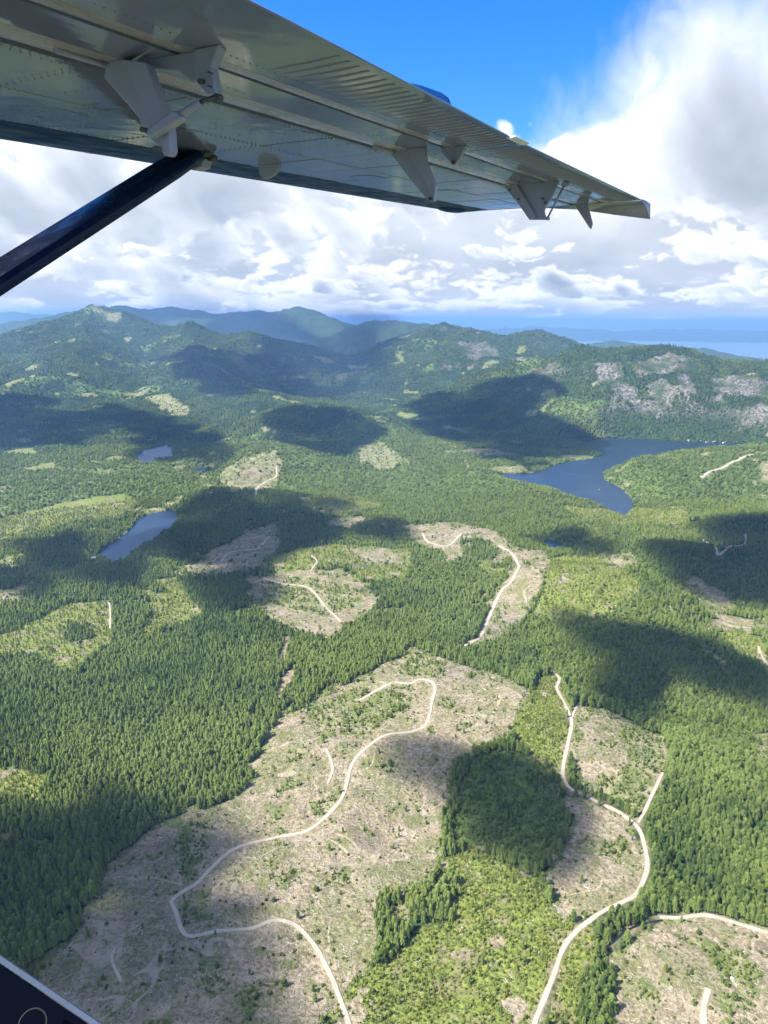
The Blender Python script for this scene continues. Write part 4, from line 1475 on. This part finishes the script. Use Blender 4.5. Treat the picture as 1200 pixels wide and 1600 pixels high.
rvn = np.array(rv)
dome = np.array([(0, 0, -.0022)] + [(0.0036 * math.cos(i * math.pi / 3), 0.0036 * math.sin(i * math.pi / 3), 0.0006) for i in range(6)])
V = (rvn[:, None, :] + dome[None]).reshape(-1, 3)
base_i = np.arange(len(rvn))[:, None, None] * 7
Fq = (base_i + np.array([(0, 1 + (i + 1) % 6, 1 + i) for i in range(6)])[None]).reshape(-1, 3)
riv = link('rivets', mesh_np('rivets', V, Fq, [M_RIVET]), wing)
tag(riv, kind='stuff')

# wing tip: drooped fairing that hangs down towards the trailing edge
tip_prof0 = [(3.36, 0.72), (3.26, 0.63), (3.05, 0.604), (2.83, 0.608), (2.4, 0.61), (1.95, 0.61), (1.55, 0.611), (1.25, 0.614), (1.235, 0.624), (1.55, 0.70), (1.95, 0.86), (2.5, 0.95), (3.0, 0.94), (3.28, 0.86)]
tip_prof1 = [(3.15, 0.72), (3.08, 0.675), (2.94, 0.652), (2.70, 0.640), (2.185, 0.618), (1.90, 0.578), (1.55, 0.512), (1.185, 0.452), (1.195, 0.60), (1.55, 0.66), (1.95, 0.76), (2.5, 0.84), (2.9, 0.83), (3.10, 0.78)]
bm = bmesh.new()
ra = [bm.verts.new((TIP_S + 0.003, c, n)) for c, n in tip_prof0]
rm = [bm.verts.new((TIP_S + 0.16, c0 * .55 + c1 * .45, n0 * .72 + n1 * .28)) for (c0, n0), (c1, n1) in zip(tip_prof0, tip_prof1)]
rb = [bm.verts.new((TIP_S + 0.27, c, n)) for c, n in tip_prof1]
for a, b in ((ra, rm), (rm, rb)):
    for i in range(len(a)):
        j = (i + 1) % len(a)
        bm.faces.new((a[i], a[j], b[j], b[i]))
bm.faces.new(list(reversed(ra)))
bm.faces.new(rb)
bmesh.ops.recalc_face_normals(bm, faces=bm.faces[:])
me = bpy.data.meshes.new('wing_tip')
bm.to_mesh(me)
bm.free()
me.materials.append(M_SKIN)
for p in me.polygons:
    p.use_smooth = True
me.set_sharp_from_angle(angle=RAD(35))
link('wing_tip', me, wing)
# lamp blister under the outer leading edge
bm = bmesh.new()
bmesh.ops.create_uvsphere(bm, u_segments=20, v_segments=10, radius=1.0)
for v in bm.verts:
    v.co = (7.72 + v.co.x * .36, 3.06 + v.co.y * .10, .607 + v.co.z * .035)
me = bpy.data.meshes.new('lamp_fairing')
bm.to_mesh(me)
bm.free()
me.materials.append(M_BLUE)
for p in me.polygons:
    p.use_smooth = True
link('lamp_fairing', me, wing)

# hinge brackets
g = link("flap_hinge", None, plane)
plate('hinge_arm', [(1.844, 0.620), (1.793, 0.612), (1.691, 0.590), (1.668, 0.524), (1.63, 0.416), (1.632, 0.354), (1.641, 0.341), (1.659, 0.341), (1.674, 0.36), (1.731, 0.413), (1.743, 0.452), (1.815, 0.525), (1.864, 0.571)], 1.872, 1.905, M_BRACKET, g)
plate('hinge_arm', [(1.774, 0.606), (1.677, 0.585), (1.654, 0.52), (1.617, 0.413), (1.619, 0.351), (1.63, 0.338), (1.637, 0.361)], 1.853, 1.868, M_BRACKET, g, 0.003)
plate('hinge_beam', [(1.834, 0.618), (1.59, 0.613), (1.459, 0.612), (1.497, 0.564), (1.49, 0.513), (1.488, 0.492), (1.518, 0.492), (1.56, 0.536), (1.574, 0.534), (1.617, 0.567), (1.63, 0.571), (1.736, 0.590)], 1.922, 1.955, M_BRACKET, g)
plate('hinge_beam', [(1.539, 0.610), (1.447, 0.610), (1.485, 0.56), (1.479, 0.509), (1.477, 0.490), (1.506, 0.490), (1.546, 0.533)], 1.902, 1.918, M_BRACKET, g, 0.003)
lk = plate('push_link', [(1.671, 0.405), (1.647, 0.415), (1.564, 0.445), (1.551, 0.442), (1.537, 0.423), (1.551, 0.415), (1.652, 0.385), (1.661, 0.383)], 1.815, 1.848, M_BRACKET, g, 0.006)
rod('push_rod', (1.832, 1.560, 0.431), (1.832, 1.475, 0.4585), 0.0105, M_BRACKET, g)
rod('push_rod', (1.832, 1.478, 0.4575), (1.86, 1.447, 0.472), 0.0065, M_STEEL, g)
rod('hinge_pin', (1.70, 1.858, 0.607), (1.90, 1.852, 0.605), 0.010, M_BRACKET, g)
for (c, n), r in zip([(1.683, 0.404), (1.641, 0.351), (1.515, 0.525), (1.462, 0.479), (1.482, 0.543), (1.486, 0.509)], (.007, .008, .007, .010, .0025, .0025)):
    bolt(1.848 if r > .0101 and c > 1.6 else (1.812 if c > 1.6 else 1.896), c if c < 1.6 else c - .012, n, r, g)
g = link("flap_hinge", None, plane)
plate('hinge_arm', [(1.907, 0.606), (1.858, 0.618), (1.702, 0.612), (1.7, 0.57), (1.684, 0.522), (1.64, 0.427), (1.648, 0.348), (1.681, 0.352), (1.701, 0.372), (1.798, 0.475)], 3.905, 3.935, M_BRACKET, g)
plate('hinge_arm', [(1.796, 0.611), (1.694, 0.611), (1.675, 0.52), (1.632, 0.425), (1.64, 0.346), (1.676, 0.353), (1.675, 0.411)], 3.878, 3.899, M_BRACKET, g, 0.003)
bolt(3.872, 1.657, .360, .010, g)
rod('hinge_pin', (3.72, 1.90, 0.605), (3.92, 1.885, 0.612), 0.016, M_BRACKET, g)
g = link("aileron_hinge", None, plane)
plate('hinge_plate', [(1.642, 0.618), (1.492, 0.612), (1.528, 0.548), (1.555, 0.525), (1.574, 0.528), (1.636, 0.593)], 3.965, 3.99, M_BRACKET, g)
plate('hinge_plate', [(1.546, 0.610), (1.488, 0.610), (1.524, 0.547), (1.548, 0.526)], 3.945, 3.96, M_BRACKET, g, 0.002)
bolt(3.94, 1.556, .534, .011, g)
g = link("aileron_hinge", None, plane)
plate('hinge_plate', [(1.929, 0.606), (1.835, 0.618), (1.502, 0.614), (1.553, 0.504), (1.596, 0.444), (1.606, 0.413), (1.598, 0.381), (1.58, 0.349), (1.707, 0.355), (1.719, 0.355), (1.812, 0.477)], 5.94, 5.965, M_BRACKET, g)
plate('hinge_plate', [(1.922, 0.604), (1.823, 0.612), (1.668, 0.384), (1.678, 0.352), (1.713, 0.354), (1.806, 0.475)], 5.915, 5.934, M_BRACKET, g, 0.003)
rr_ = rod('push_rod', (5.90, 1.455, 0.576), (5.90, 1.567, 0.361), 0.008, M_BRACKET, g)
rod('rod_end', (5.89, 1.452, 0.582), (5.97, 1.45, 0.600), 0.022, M_BRACKET, g)
rod('rod_end', (5.88, 1.569, 0.356), (5.93, 1.569, 0.356), 0.013, M_BRACKET, g)
for c, n in ((1.87, .575), (1.80, .505), (1.62, .50), (1.60, .47)):
    bolt(5.91 if c > 1.7 else 5.935, c, n, .008, g)
g = link("aileron_hinge", None, plane)
plate('hinge_plate', [(1.897, 0.618), (1.759, 0.612), (1.694, 0.419), (1.706, 0.369), (1.721, 0.377), (1.847, 0.549)], 8.12, 8.15, M_BRACKET, g)
plate('mooring_tab', [(2.791, 0.622), (2.644, 0.622), (2.644, 0.593), (2.676, 0.561), (2.71, 0.545), (2.739, 0.538), (2.765, 0.540), (2.788, 0.556), (2.799, 0.587)], 3.955, 3.972, paint("tab paint", (0.40, 0.39, 0.50), 0.5), plane, 0.003)
plate('wing_fence', [(2.6, 0.955), (2.5, 1.06), (2.2, 1.04), (1.97, 0.998), (1.817, 0.953), (1.705, 0.907), (1.668, 0.881), (1.653, 0.849), (1.653, 0.77), (1.8, 0.85), (2.0, 0.93)], 4.13, 4.15, M_FENCE, plane, 0.004)

# lift strut, streamlined section
p_hi, p_lo = Vector((3.36, 2.78, 0.608)), Vector((0.35, 2.72, -0.79))
ax = (p_hi - p_lo).normalized()
cdir = Vector((0, 1, 0))
cdir = (cdir - ax * cdir.dot(ax)).normalized()
tdir = ax.cross(cdir).normalized()
sec = [(-.104, -.008), (-.092, -.030), (.060, -.043), (.088, -.036), (.103, -.012), (.103, .012), (.088, .036), (.060, .043), (-.092, .030), (-.104, .008)]
bm = bmesh.new()
rings = []
for t in np.linspace(0, 1, 13):
    c0 = p_lo.lerp(p_hi, t)
    k = 1.0 if t < .97 else 0.86
    rings.append([bm.verts.new(c0 + cdir * (u * k) + tdir * (w * k)) for u, w in sec])
for a, b in zip(rings[:-1], rings[1:]):
    for i in range(len(sec)):
        j = (i + 1) % len(sec)
        bm.faces.new((a[i], a[j], b[j], b[i]))
bm.faces.new(list(reversed(rings[0])))
bm.faces.new(rings[-1])
bmesh.ops.recalc_face_normals(bm, faces=bm.faces[:])
me = bpy.data.meshes.new('lift_strut')
bm.to_mesh(me)
bm.free()
me.materials.append(M_NAVY)
for p in me.polygons:
    p.use_smooth = True
me.set_sharp_from_angle(angle=RAD(24))
strut = link('lift_strut', me, plane)
plate('strut_fitting', [(2.70, 0.615), (2.86, 0.615), (2.84, 0.56), (2.80, 0.53), (2.74, 0.54)], 3.36, 3.44, M_BRACKET, strut)
for q in ((3.40, 2.69, .585), (3.34, 2.68, .60)):
    rod('bolt', (q[0] + .02, q[1], q[2]), (q[0] - .03, q[1], q[2]), .018, M_STEEL, strut, 8)
# dark seam strip with screws along the strut's rear edge
sp_v, sp_f = [], []
for t in np.linspace(0.02, 0.955, 90):
    c0 = p_lo.lerp(p_hi, t) - cdir * 0.083 - tdir * 0.0
    for k in range(6):
        a = k * math.pi / 3
        sp_v.append(c0 - tdir * 0.0265 + ax * (.0035 * math.cos(a)) + cdir * (.0035 * math.sin(a)))
    b = len(sp_v) - 6
    sp_f += [tuple(b + k for k in range(6))]
me = bpy.data.meshes.new('screws')
me.from_pydata([tuple(v) for v in sp_v], [], sp_f)
me.materials.append(M_RIVET)
tag(link('screws', me, strut), kind='stuff')

# window sill of the cabin, low beside the viewer
fus = link("cabin_sill", None, plane)


def sill_point(t, a, b, off=(0, 0, 0)):
    return Vector(a).lerp(Vector(b), t) + Vector(off)


top_a, top_b = (0.232 * 1.02, 0.475, -0.459), (0.27, 0.344, -0.547)
mid_a, mid_b = (0.2335, 0.4735, -0.4615), (0.2665, 0.3485, -0.5462)
ux = (Vector(top_b) - Vector(top_a)).normalized()
A0, A1 = Vector(top_a) - ux * .3, Vector(top_b) + ux * .3
B0, B1 = Vector(mid_a) - ux * .3, Vector(mid_b) + ux * .3
down = Vector((-0.02, 0.0, -0.25))
away = Vector((0.03, 0.0, -0.03))


def quad_box(name, a0, a1, b1, b0, thick, mat, parent, n=1, rough=0.0):
    bm = bmesh.new()
    rows = []
    for i in range(n + 1):
        t = i / n
        p, q = a0.lerp(a1, t), b0.lerp(b1, t)
        j = (p - q) * (rough * random.uniform(-1, 1))
        rows.append([bm.verts.new(v) for v in (p + j, q, q + thick, p + j + thick)])
    for r_, s_ in zip(rows[:-1], rows[1:]):
        for k in range(4):
            l = (k + 1) % 4
            bm.faces.new((r_[k], r_[l], s_[l], s_[k]))
    bm.faces.new(rows[0])
    bm.faces.new(list(reversed(rows[-1])))
    bmesh.ops.recalc_face_normals(bm, faces=bm.faces[:])
    me = bpy.data.meshes.new(name)
    bm.to_mesh(me)
    bm.free()
    me.materials.append(mat)
    return link(name, me, parent)


quad_box('window_seal', A0, A1, B1, B0, away * 0.05, M_SEAL, fus, 900, 0.02)
quad_box('sill_panel', B0 - ux * 0.0 + Vector((-.0015, 0, .0005)), B1 + Vector((-.0015, 0, .0005)), B1 + down, B0 + down, away * 0.04, M_SILL, fus)
rc = Vector((0.2345, 0.415, -0.5135)) * 0.985
view = rc.normalized()
e1 = ux
e2 = view.cross(e1).normalized()
bm = bmesh.new()
NR, NS = 28, 8
vv = [[bm.verts.new(rc + (e1 * math.cos(a) + e2 * math.sin(a)) * (0.0092 + 0.0006 * math.cos(b)) * (1.0) - view * (0.0012 * math.sin(b))) for b in [k * 2 * math.pi / NS for k in range(NS)]] for a in [i * 2 * math.pi / NR for i in range(NR)]]
for i in range(NR):
    for k in range(NS):
        bm.faces.new((vv[i][k], vv[(i + 1) % NR][k], vv[(i + 1) % NR][(k + 1) % NS], vv[i][(k + 1) % NS]))
me = bpy.data.meshes.new('grommet')
bm.to_mesh(me)
bm.free()
me.materials.append(M_RING)
for p in me.polygons:
    p.use_smooth = True
link('grommet', me, fus)

# ------------------------------------------------------------------ small things by the water
M_WALL_W = simple_mat("white boards", (0.62, 0.62, 0.60), 0.8)
M_WALL_B = simple_mat("brown boards", (0.20, 0.13, 0.08), 0.8)
M_ROOF_G = simple_mat("grey metal roof", (0.30, 0.31, 0.32), 0.5)
M_ROOF_R = simple_mat("brown roof", (0.14, 0.10, 0.08), 0.7)
M_PANE = simple_mat("dark pane", (0.02, 0.025, 0.03), 0.1)
M_DECK = simple_mat("dock boards", (0.34, 0.30, 0.25), 0.8)


def box_me(name, x0, x1, y0, y1, z0, z1, mat):
    v = [(x, y, z) for z in (z0, z1) for y in (y0, y1) for x in (x0, x1)]
    me = bpy.data.meshes.new(name)
    me.from_pydata(v, [], [(0, 2, 3, 1), (4, 5, 7, 6), (0, 1, 5, 4), (2, 6, 7, 3), (0, 4, 6, 2), (1, 3, 7, 5)])
    me.materials.append(mat)
    return me


def cabin(pix, rot, L, D, H, wall, roof, label, group=None, lev=None):
    (x, y), = ground([pix])
    z = float(height(np.array([x]), np.array([y]))[0]) if lev is None else lev
    o = link("lake_cabin", None)
    o.location = (x, y, z)
    o.rotation_euler = (0, 0, rot)
    tag(o, label, "cabin", group)
    link("wall", box_me("wall", -L / 2, L / 2, -D / 2, D / 2, -1.5, H, wall), o)
    e, r = 0.6, D * 0.32
    v = [(-L / 2 - e, -D / 2 - e, H - .1), (L / 2 + e, -D / 2 - e, H - .1), (L / 2 + e, D / 2 + e, H - .1), (-L / 2 - e, D / 2 + e, H - .1), (-L / 2 - e, 0, H + r), (L / 2 + e, 0, H + r)]
    me = bpy.data.meshes.new("roof")
    me.from_pydata(v, [], [(0, 1, 5, 4), (2, 3, 4, 5), (0, 4, 3), (1, 2, 5), (0, 3, 2, 1)])
    me.materials.append(roof)
    link("roof", me, o)
    for k in (-.3, .3):
        link("window", box_me("window", L * k - .7, L * k + .7, -D / 2 - .04, -D / 2 + .1, 1.0, 2.2, M_PANE), o)
    link("door", box_me("door", -.5, .5, -D / 2 - .05, -D / 2 + .1, 0, 2.1, M_ROOF_R), o)


cabin((144, 874), 0.5, 15, 9, 3.6, M_WALL_W, M_ROOF_G, "white boathouse with grey roof on the shore of the narrow lake")
GRP = "cabins along the far lake shore"
for i, (px, py) in enumerate([(938, 684), (1075, 689), (1092, 690), (1104, 691), (1116, 691), (1131, 692)]):
    cabin((px, py), 0.2 * i - .4, 14 + i % 3 * 3, 9, 3.8, M_WALL_W if i % 2 else M_WALL_B, M_ROOF_G if i % 3 else M_ROOF_R,
          ["small brown cabin alone on the point of the far lake shore", "brown cabin at the start of the row on the far shore, grey roof", "white cabin with grey roof in the row on the far shore",
           "brown cabin with brown roof amid the row on the far shore", "white cabin second from the end of the far shore row", "white cabin at the open end of the far shore row"][i].replace("white cabin at the open", "brown cabin at the open" if i % 2 == 0 else "white cabin at the open"), GRP)


def boat(px, py, rot, label):
    poly, lev = LAKE_XY['right']
    rx, rz = ray_np(px, py)
    Y = (lev - CAM_Z) / rz
    o = link("motor_boat", None)
    o.location = (float(rx * Y), float(Y), lev)
    o.rotation_euler = (0, 0, rot)
    o.scale = (.75, .75, .75)
    tag(o, label, "boat", "boats out on the big lake")
    v = []
    for x, wd, k in ((-3.5, 1.1, .3), (-1, 1.3, .25), (1.5, 1.1, .3), (3.2, .35, .6), (3.8, .02, .9)):
        v += [(x, -wd, .8 + .3 * k), (x, -wd * .6, -.2), (x, wd * .6, -.2), (x, wd, .8 + .3 * k)]
    f = []
    for i in range(4):
        for k in range(4):
            f.append((i * 4 + k, i * 4 + (k + 1) % 4, i * 4 + 4 + (k + 1) % 4, i * 4 + 4 + k))
    f += [(0, 1, 2, 3)]
    me = bpy.data.meshes.new("hull")
    me.from_pydata(v, [], f)
    me.materials.append(M_WALL_W)
    link("hull", me, o)
    link("wheelhouse", box_me("wheelhouse", -.8, 1.0, -.8, .8, .8, 2.1, M_WALL_W), o)


boat(893, 741, 0.7, "small white boat out on the big lake near its middle")
boat(936, 765, 2.0, "small white boat on the big lake close to the near arm")

# a pale boulder on the logged slope by the corner road
(bx, by), = ground([(1144, 1530)])
bm = bmesh.new()
bmesh.ops.create_icosphere(bm, subdivisions=2, radius=1.7)
for v in bm.verts:
    v.co *= 1 + 0.35 * random.uniform(-1, 1)
    v.co.z *= 0.75
me = bpy.data.meshes.new("boulder")
bm.to_mesh(me)
bm.free()
me.materials.append(simple_mat("pale rock", (0.50, 0.49, 0.46), 0.9))
o = link("boulder", me)
o.location = (bx, by, float(height(np.array([bx]), np.array([by]))[0]) + .6)
tag(o, "pale boulder lying alone on the logged slope below the right-hand road", "boulder")

# ------------------------------------------------------------------ clouds high overhead; their shadows lie on the land
def cloud_material():
    m, t = new_mat("cloud")
    v = t.node('ShaderNodeVolumePrincipled', Density=0.024, Anisotropy=0.3)
    v.inputs['Color'].default_value = (0.97, 0.975, 0.98, 1)
    t.node('ShaderNodeOutputMaterial', Volume=v.outputs[0])
    return m


M_CLOUD = cloud_material()
SHADE_PX = [   # (outline of the shaded ground in photo pixels, base height)
    ([(600, 1165), (640, 1148), (690, 1155), (740, 1185), (800, 1170), (855, 1190), (900, 1240), (925, 1290), (915, 1340), (870, 1385), (830, 1375), (780, 1345), (720, 1330), (690, 1270), (660, 1235), (610, 1215)], 2500),
    ([(-120, 1250), (0, 1262), (60, 1280), (110, 1255), (170, 1262), (225, 1258), (240, 1285), (222, 1310), (250, 1335), (262, 1380), (310, 1400), (330, 1470), (400, 1490), (440, 1560), (430, 1700), (-250, 1700)], 2600),
    ([(150, 880), (220, 830), (300, 785), (400, 768), (470, 778), (530, 790), (528, 822), (470, 850), (430, 872), (400, 905), (360, 930), (320, 935), (300, 915), (340, 880), (250, 868)], 3000),
    ([(30, 850), (110, 835), (140, 850), (150, 885), (215, 885), (215, 915), (120, 905), (40, 895)], 3000),
    ([(-60, 890), (20, 893), (50, 905), (100, 925), (60, 935), (0, 925), (-60, 920)], 3000),
    ([(1045, 850), (1080, 825), (1140, 812), (1260, 805), (1400, 850), (1400, 960), (1250, 960), (1200, 955), (1130, 945), (1060, 910)], 2900),
    ([(860, 960), (920, 965), (1000, 985), (1080, 1010), (1150, 1050), (1240, 1090), (1240, 1125), (1160, 1095), (1080, 1060), (1000, 1040), (920, 1030), (880, 1000)], 2800),
    ([(920, 1045), (980, 1030), (1040, 1055), (1045, 1100), (1000, 1130), (950, 1110), (925, 1085)], 2700),
    ([(640, 640), (690, 615), (760, 600), (840, 592), (890, 600), (870, 640), (850, 670), (910, 690), (900, 712), (840, 722), (800, 740), (740, 720), (690, 690), (660, 665)], 3400),
    ([(545, 815), (590, 808), (630, 820), (640, 845), (600, 850), (560, 838)], 3000),
    ([(805, 838), (850, 826), (900, 832), (950, 845), (960, 868), (900, 862), (850, 852)], 3000),
    ([(-200, 650), (0, 622), (90, 630), (150, 660), (120, 695), (0, 715), (-200, 720)], 3500),
    ([(170, 640), (240, 650), (330, 690), (350, 728), (270, 722), (200, 690)], 3500),
    ([(410, 655), (440, 638), (500, 633), (550, 645), (590, 680), (560, 700), (480, 705), (420, 690)], 3400),
    ([(250, 560), (330, 545), (420, 560), (470, 590), (460, 615), (380, 610), (300, 590)], 3700),
    ([(480, 590), (530, 520), (570, 498), (620, 500), (645, 520), (600, 560), (550, 590)], 4200),
    ([(150, 500), (220, 478), (330, 484), (470, 484), (540, 510), (480, 530), (400, 515), (250, 500)], 5200),
]


def cast_cloud(poly_px, base, k):
    g = np.array(ground(poly_px))
    gz = height(g[:, 0], g[:, 1]).mean()
    while True:          # raise the unseen cloud along the sun line until it clears the frame
        up = (base - gz) / SUN_DIR.z
        off = np.array([SUN_DIR.x, SUN_DIR.y]) * up
        cx_, cy_, cw_ = to_px(np.column_stack([g + off, np.full(len(g), base - 80.0)]))
        if not ((cw_ > 0) & (cy_ > -160) & (cx_ > -160)).any() or base > 20000:
            break
        base += 250.0
    ring = smooth_path([tuple(p) for p in g] + [tuple(g[0])], 60.0)[:-1]
    if len(ring) > 90:
        ring = ring[:: len(ring) // 80]
    cen = g.mean(0)
    n = len(ring)
    levels = np.array([0.0, .2, .4, .55, .68, .78, .86, .92, .97, 1.0])
    span = math.sqrt(max(np.ptp(g[:, 0]) * np.ptp(g[:, 1]), 1.0))
    thick = min(190.0, 60.0 + 0.22 * span)
    top, bot = [], []
    for t in levels:
        q = cen + (ring - cen) * (0.06 + 1.02 * t)
        wob = (0.08 if k in (0, 13) else 0.24) * span * np.stack([fbm(q[:, 0], q[:, 1], span * .35, 4, 200 + k), fbm(q[:, 0], q[:, 1], span * .35, 4, 210 + k)], 1)
        q = q + wob * t
        lump = np.clip(0.85 + 1.5 * fbm(q[:, 0], q[:, 1], span * .3, 4, 220 + k), .75 if k < 2 else .12, 1.9)
        h = thick * math.sqrt(max(1 - t ** 2.2, 0.0)) * lump
        top.append(np.column_stack([q + off, base + h * .75]))
        bot.append(np.column_stack([q + off, base - h * .25]))
    L = len(levels)
    v = np.concatenate(top + bot[:-1])
    f = []
    for a in range(L - 1):
        for i in range(n):
            j = (i + 1) % n
            f.append((a * n + i, a * n + j, (a + 1) * n + j, (a + 1) * n + i))
            b0, b1 = (L + a) * n, (L + a + 1) * n if a < L - 2 else (L - 1) * n
            f.append((b0 + j, b0 + i, b1 + i, b1 + j))
    ct, cb_ = len(v), len(v) + 1
    v = np.vstack([v, [[cen[0] + off[0], cen[1] + off[1], top[0][:, 2].mean()], [cen[0] + off[0], cen[1] + off[1], bot[0][:, 2].mean()]]])
    me = bpy.data.meshes.new("cloud")
    tri = [(ct, (i + 1) % n, i) for i in range(n)] + [(cb_, L * n + i, L * n + (i + 1) % n) for i in range(n)]
    me.from_pydata([tuple(p) for p in v], [], f + tri)
    bm = bmesh.new()
    bm.from_mesh(me)
    bmesh.ops.recalc_face_normals(bm, faces=bm.faces[:])
    bm.to_mesh(me)
    bm.free()
    me.materials.append(M_CLOUD)
    tag(link("cloud", me), kind='stuff')


for k, (poly, base) in enumerate(SHADE_PX):
    cast_cloud(poly, base, k)


# ------------------------------------------------------------------ the air between
def build_haze():
    m, t = new_mat("haze")
    v = t.node('ShaderNodeVolumePrincipled', Density=5.0e-5, Anisotropy=0.2)
    v.inputs['Color'].default_value = (0.27, 0.53, 0.94, 1)
    t.node('ShaderNodeOutputMaterial', Volume=v.outputs[0])
    bm = bmesh.new()
    R0 = 160000.0
    bmesh.ops.create_cube(bm, size=1.0)
    zz = [v.co.z for v in land.data.vertices]
    z0, z1 = min(zz) - 5.0, max(max(zz) + 30.0, CAM_Z + 20.0)
    for q in bm.verts:
        q.co = (q.co.x * 2 * R0, q.co.y * 2 * R0, z0 if q.co.z < 0 else z1)
    me = bpy.data.meshes.new("haze")
    bm.to_mesh(me)
    bm.free()
    me.materials.append(m)
    tag(link("haze", me), kind='stuff')


build_haze()
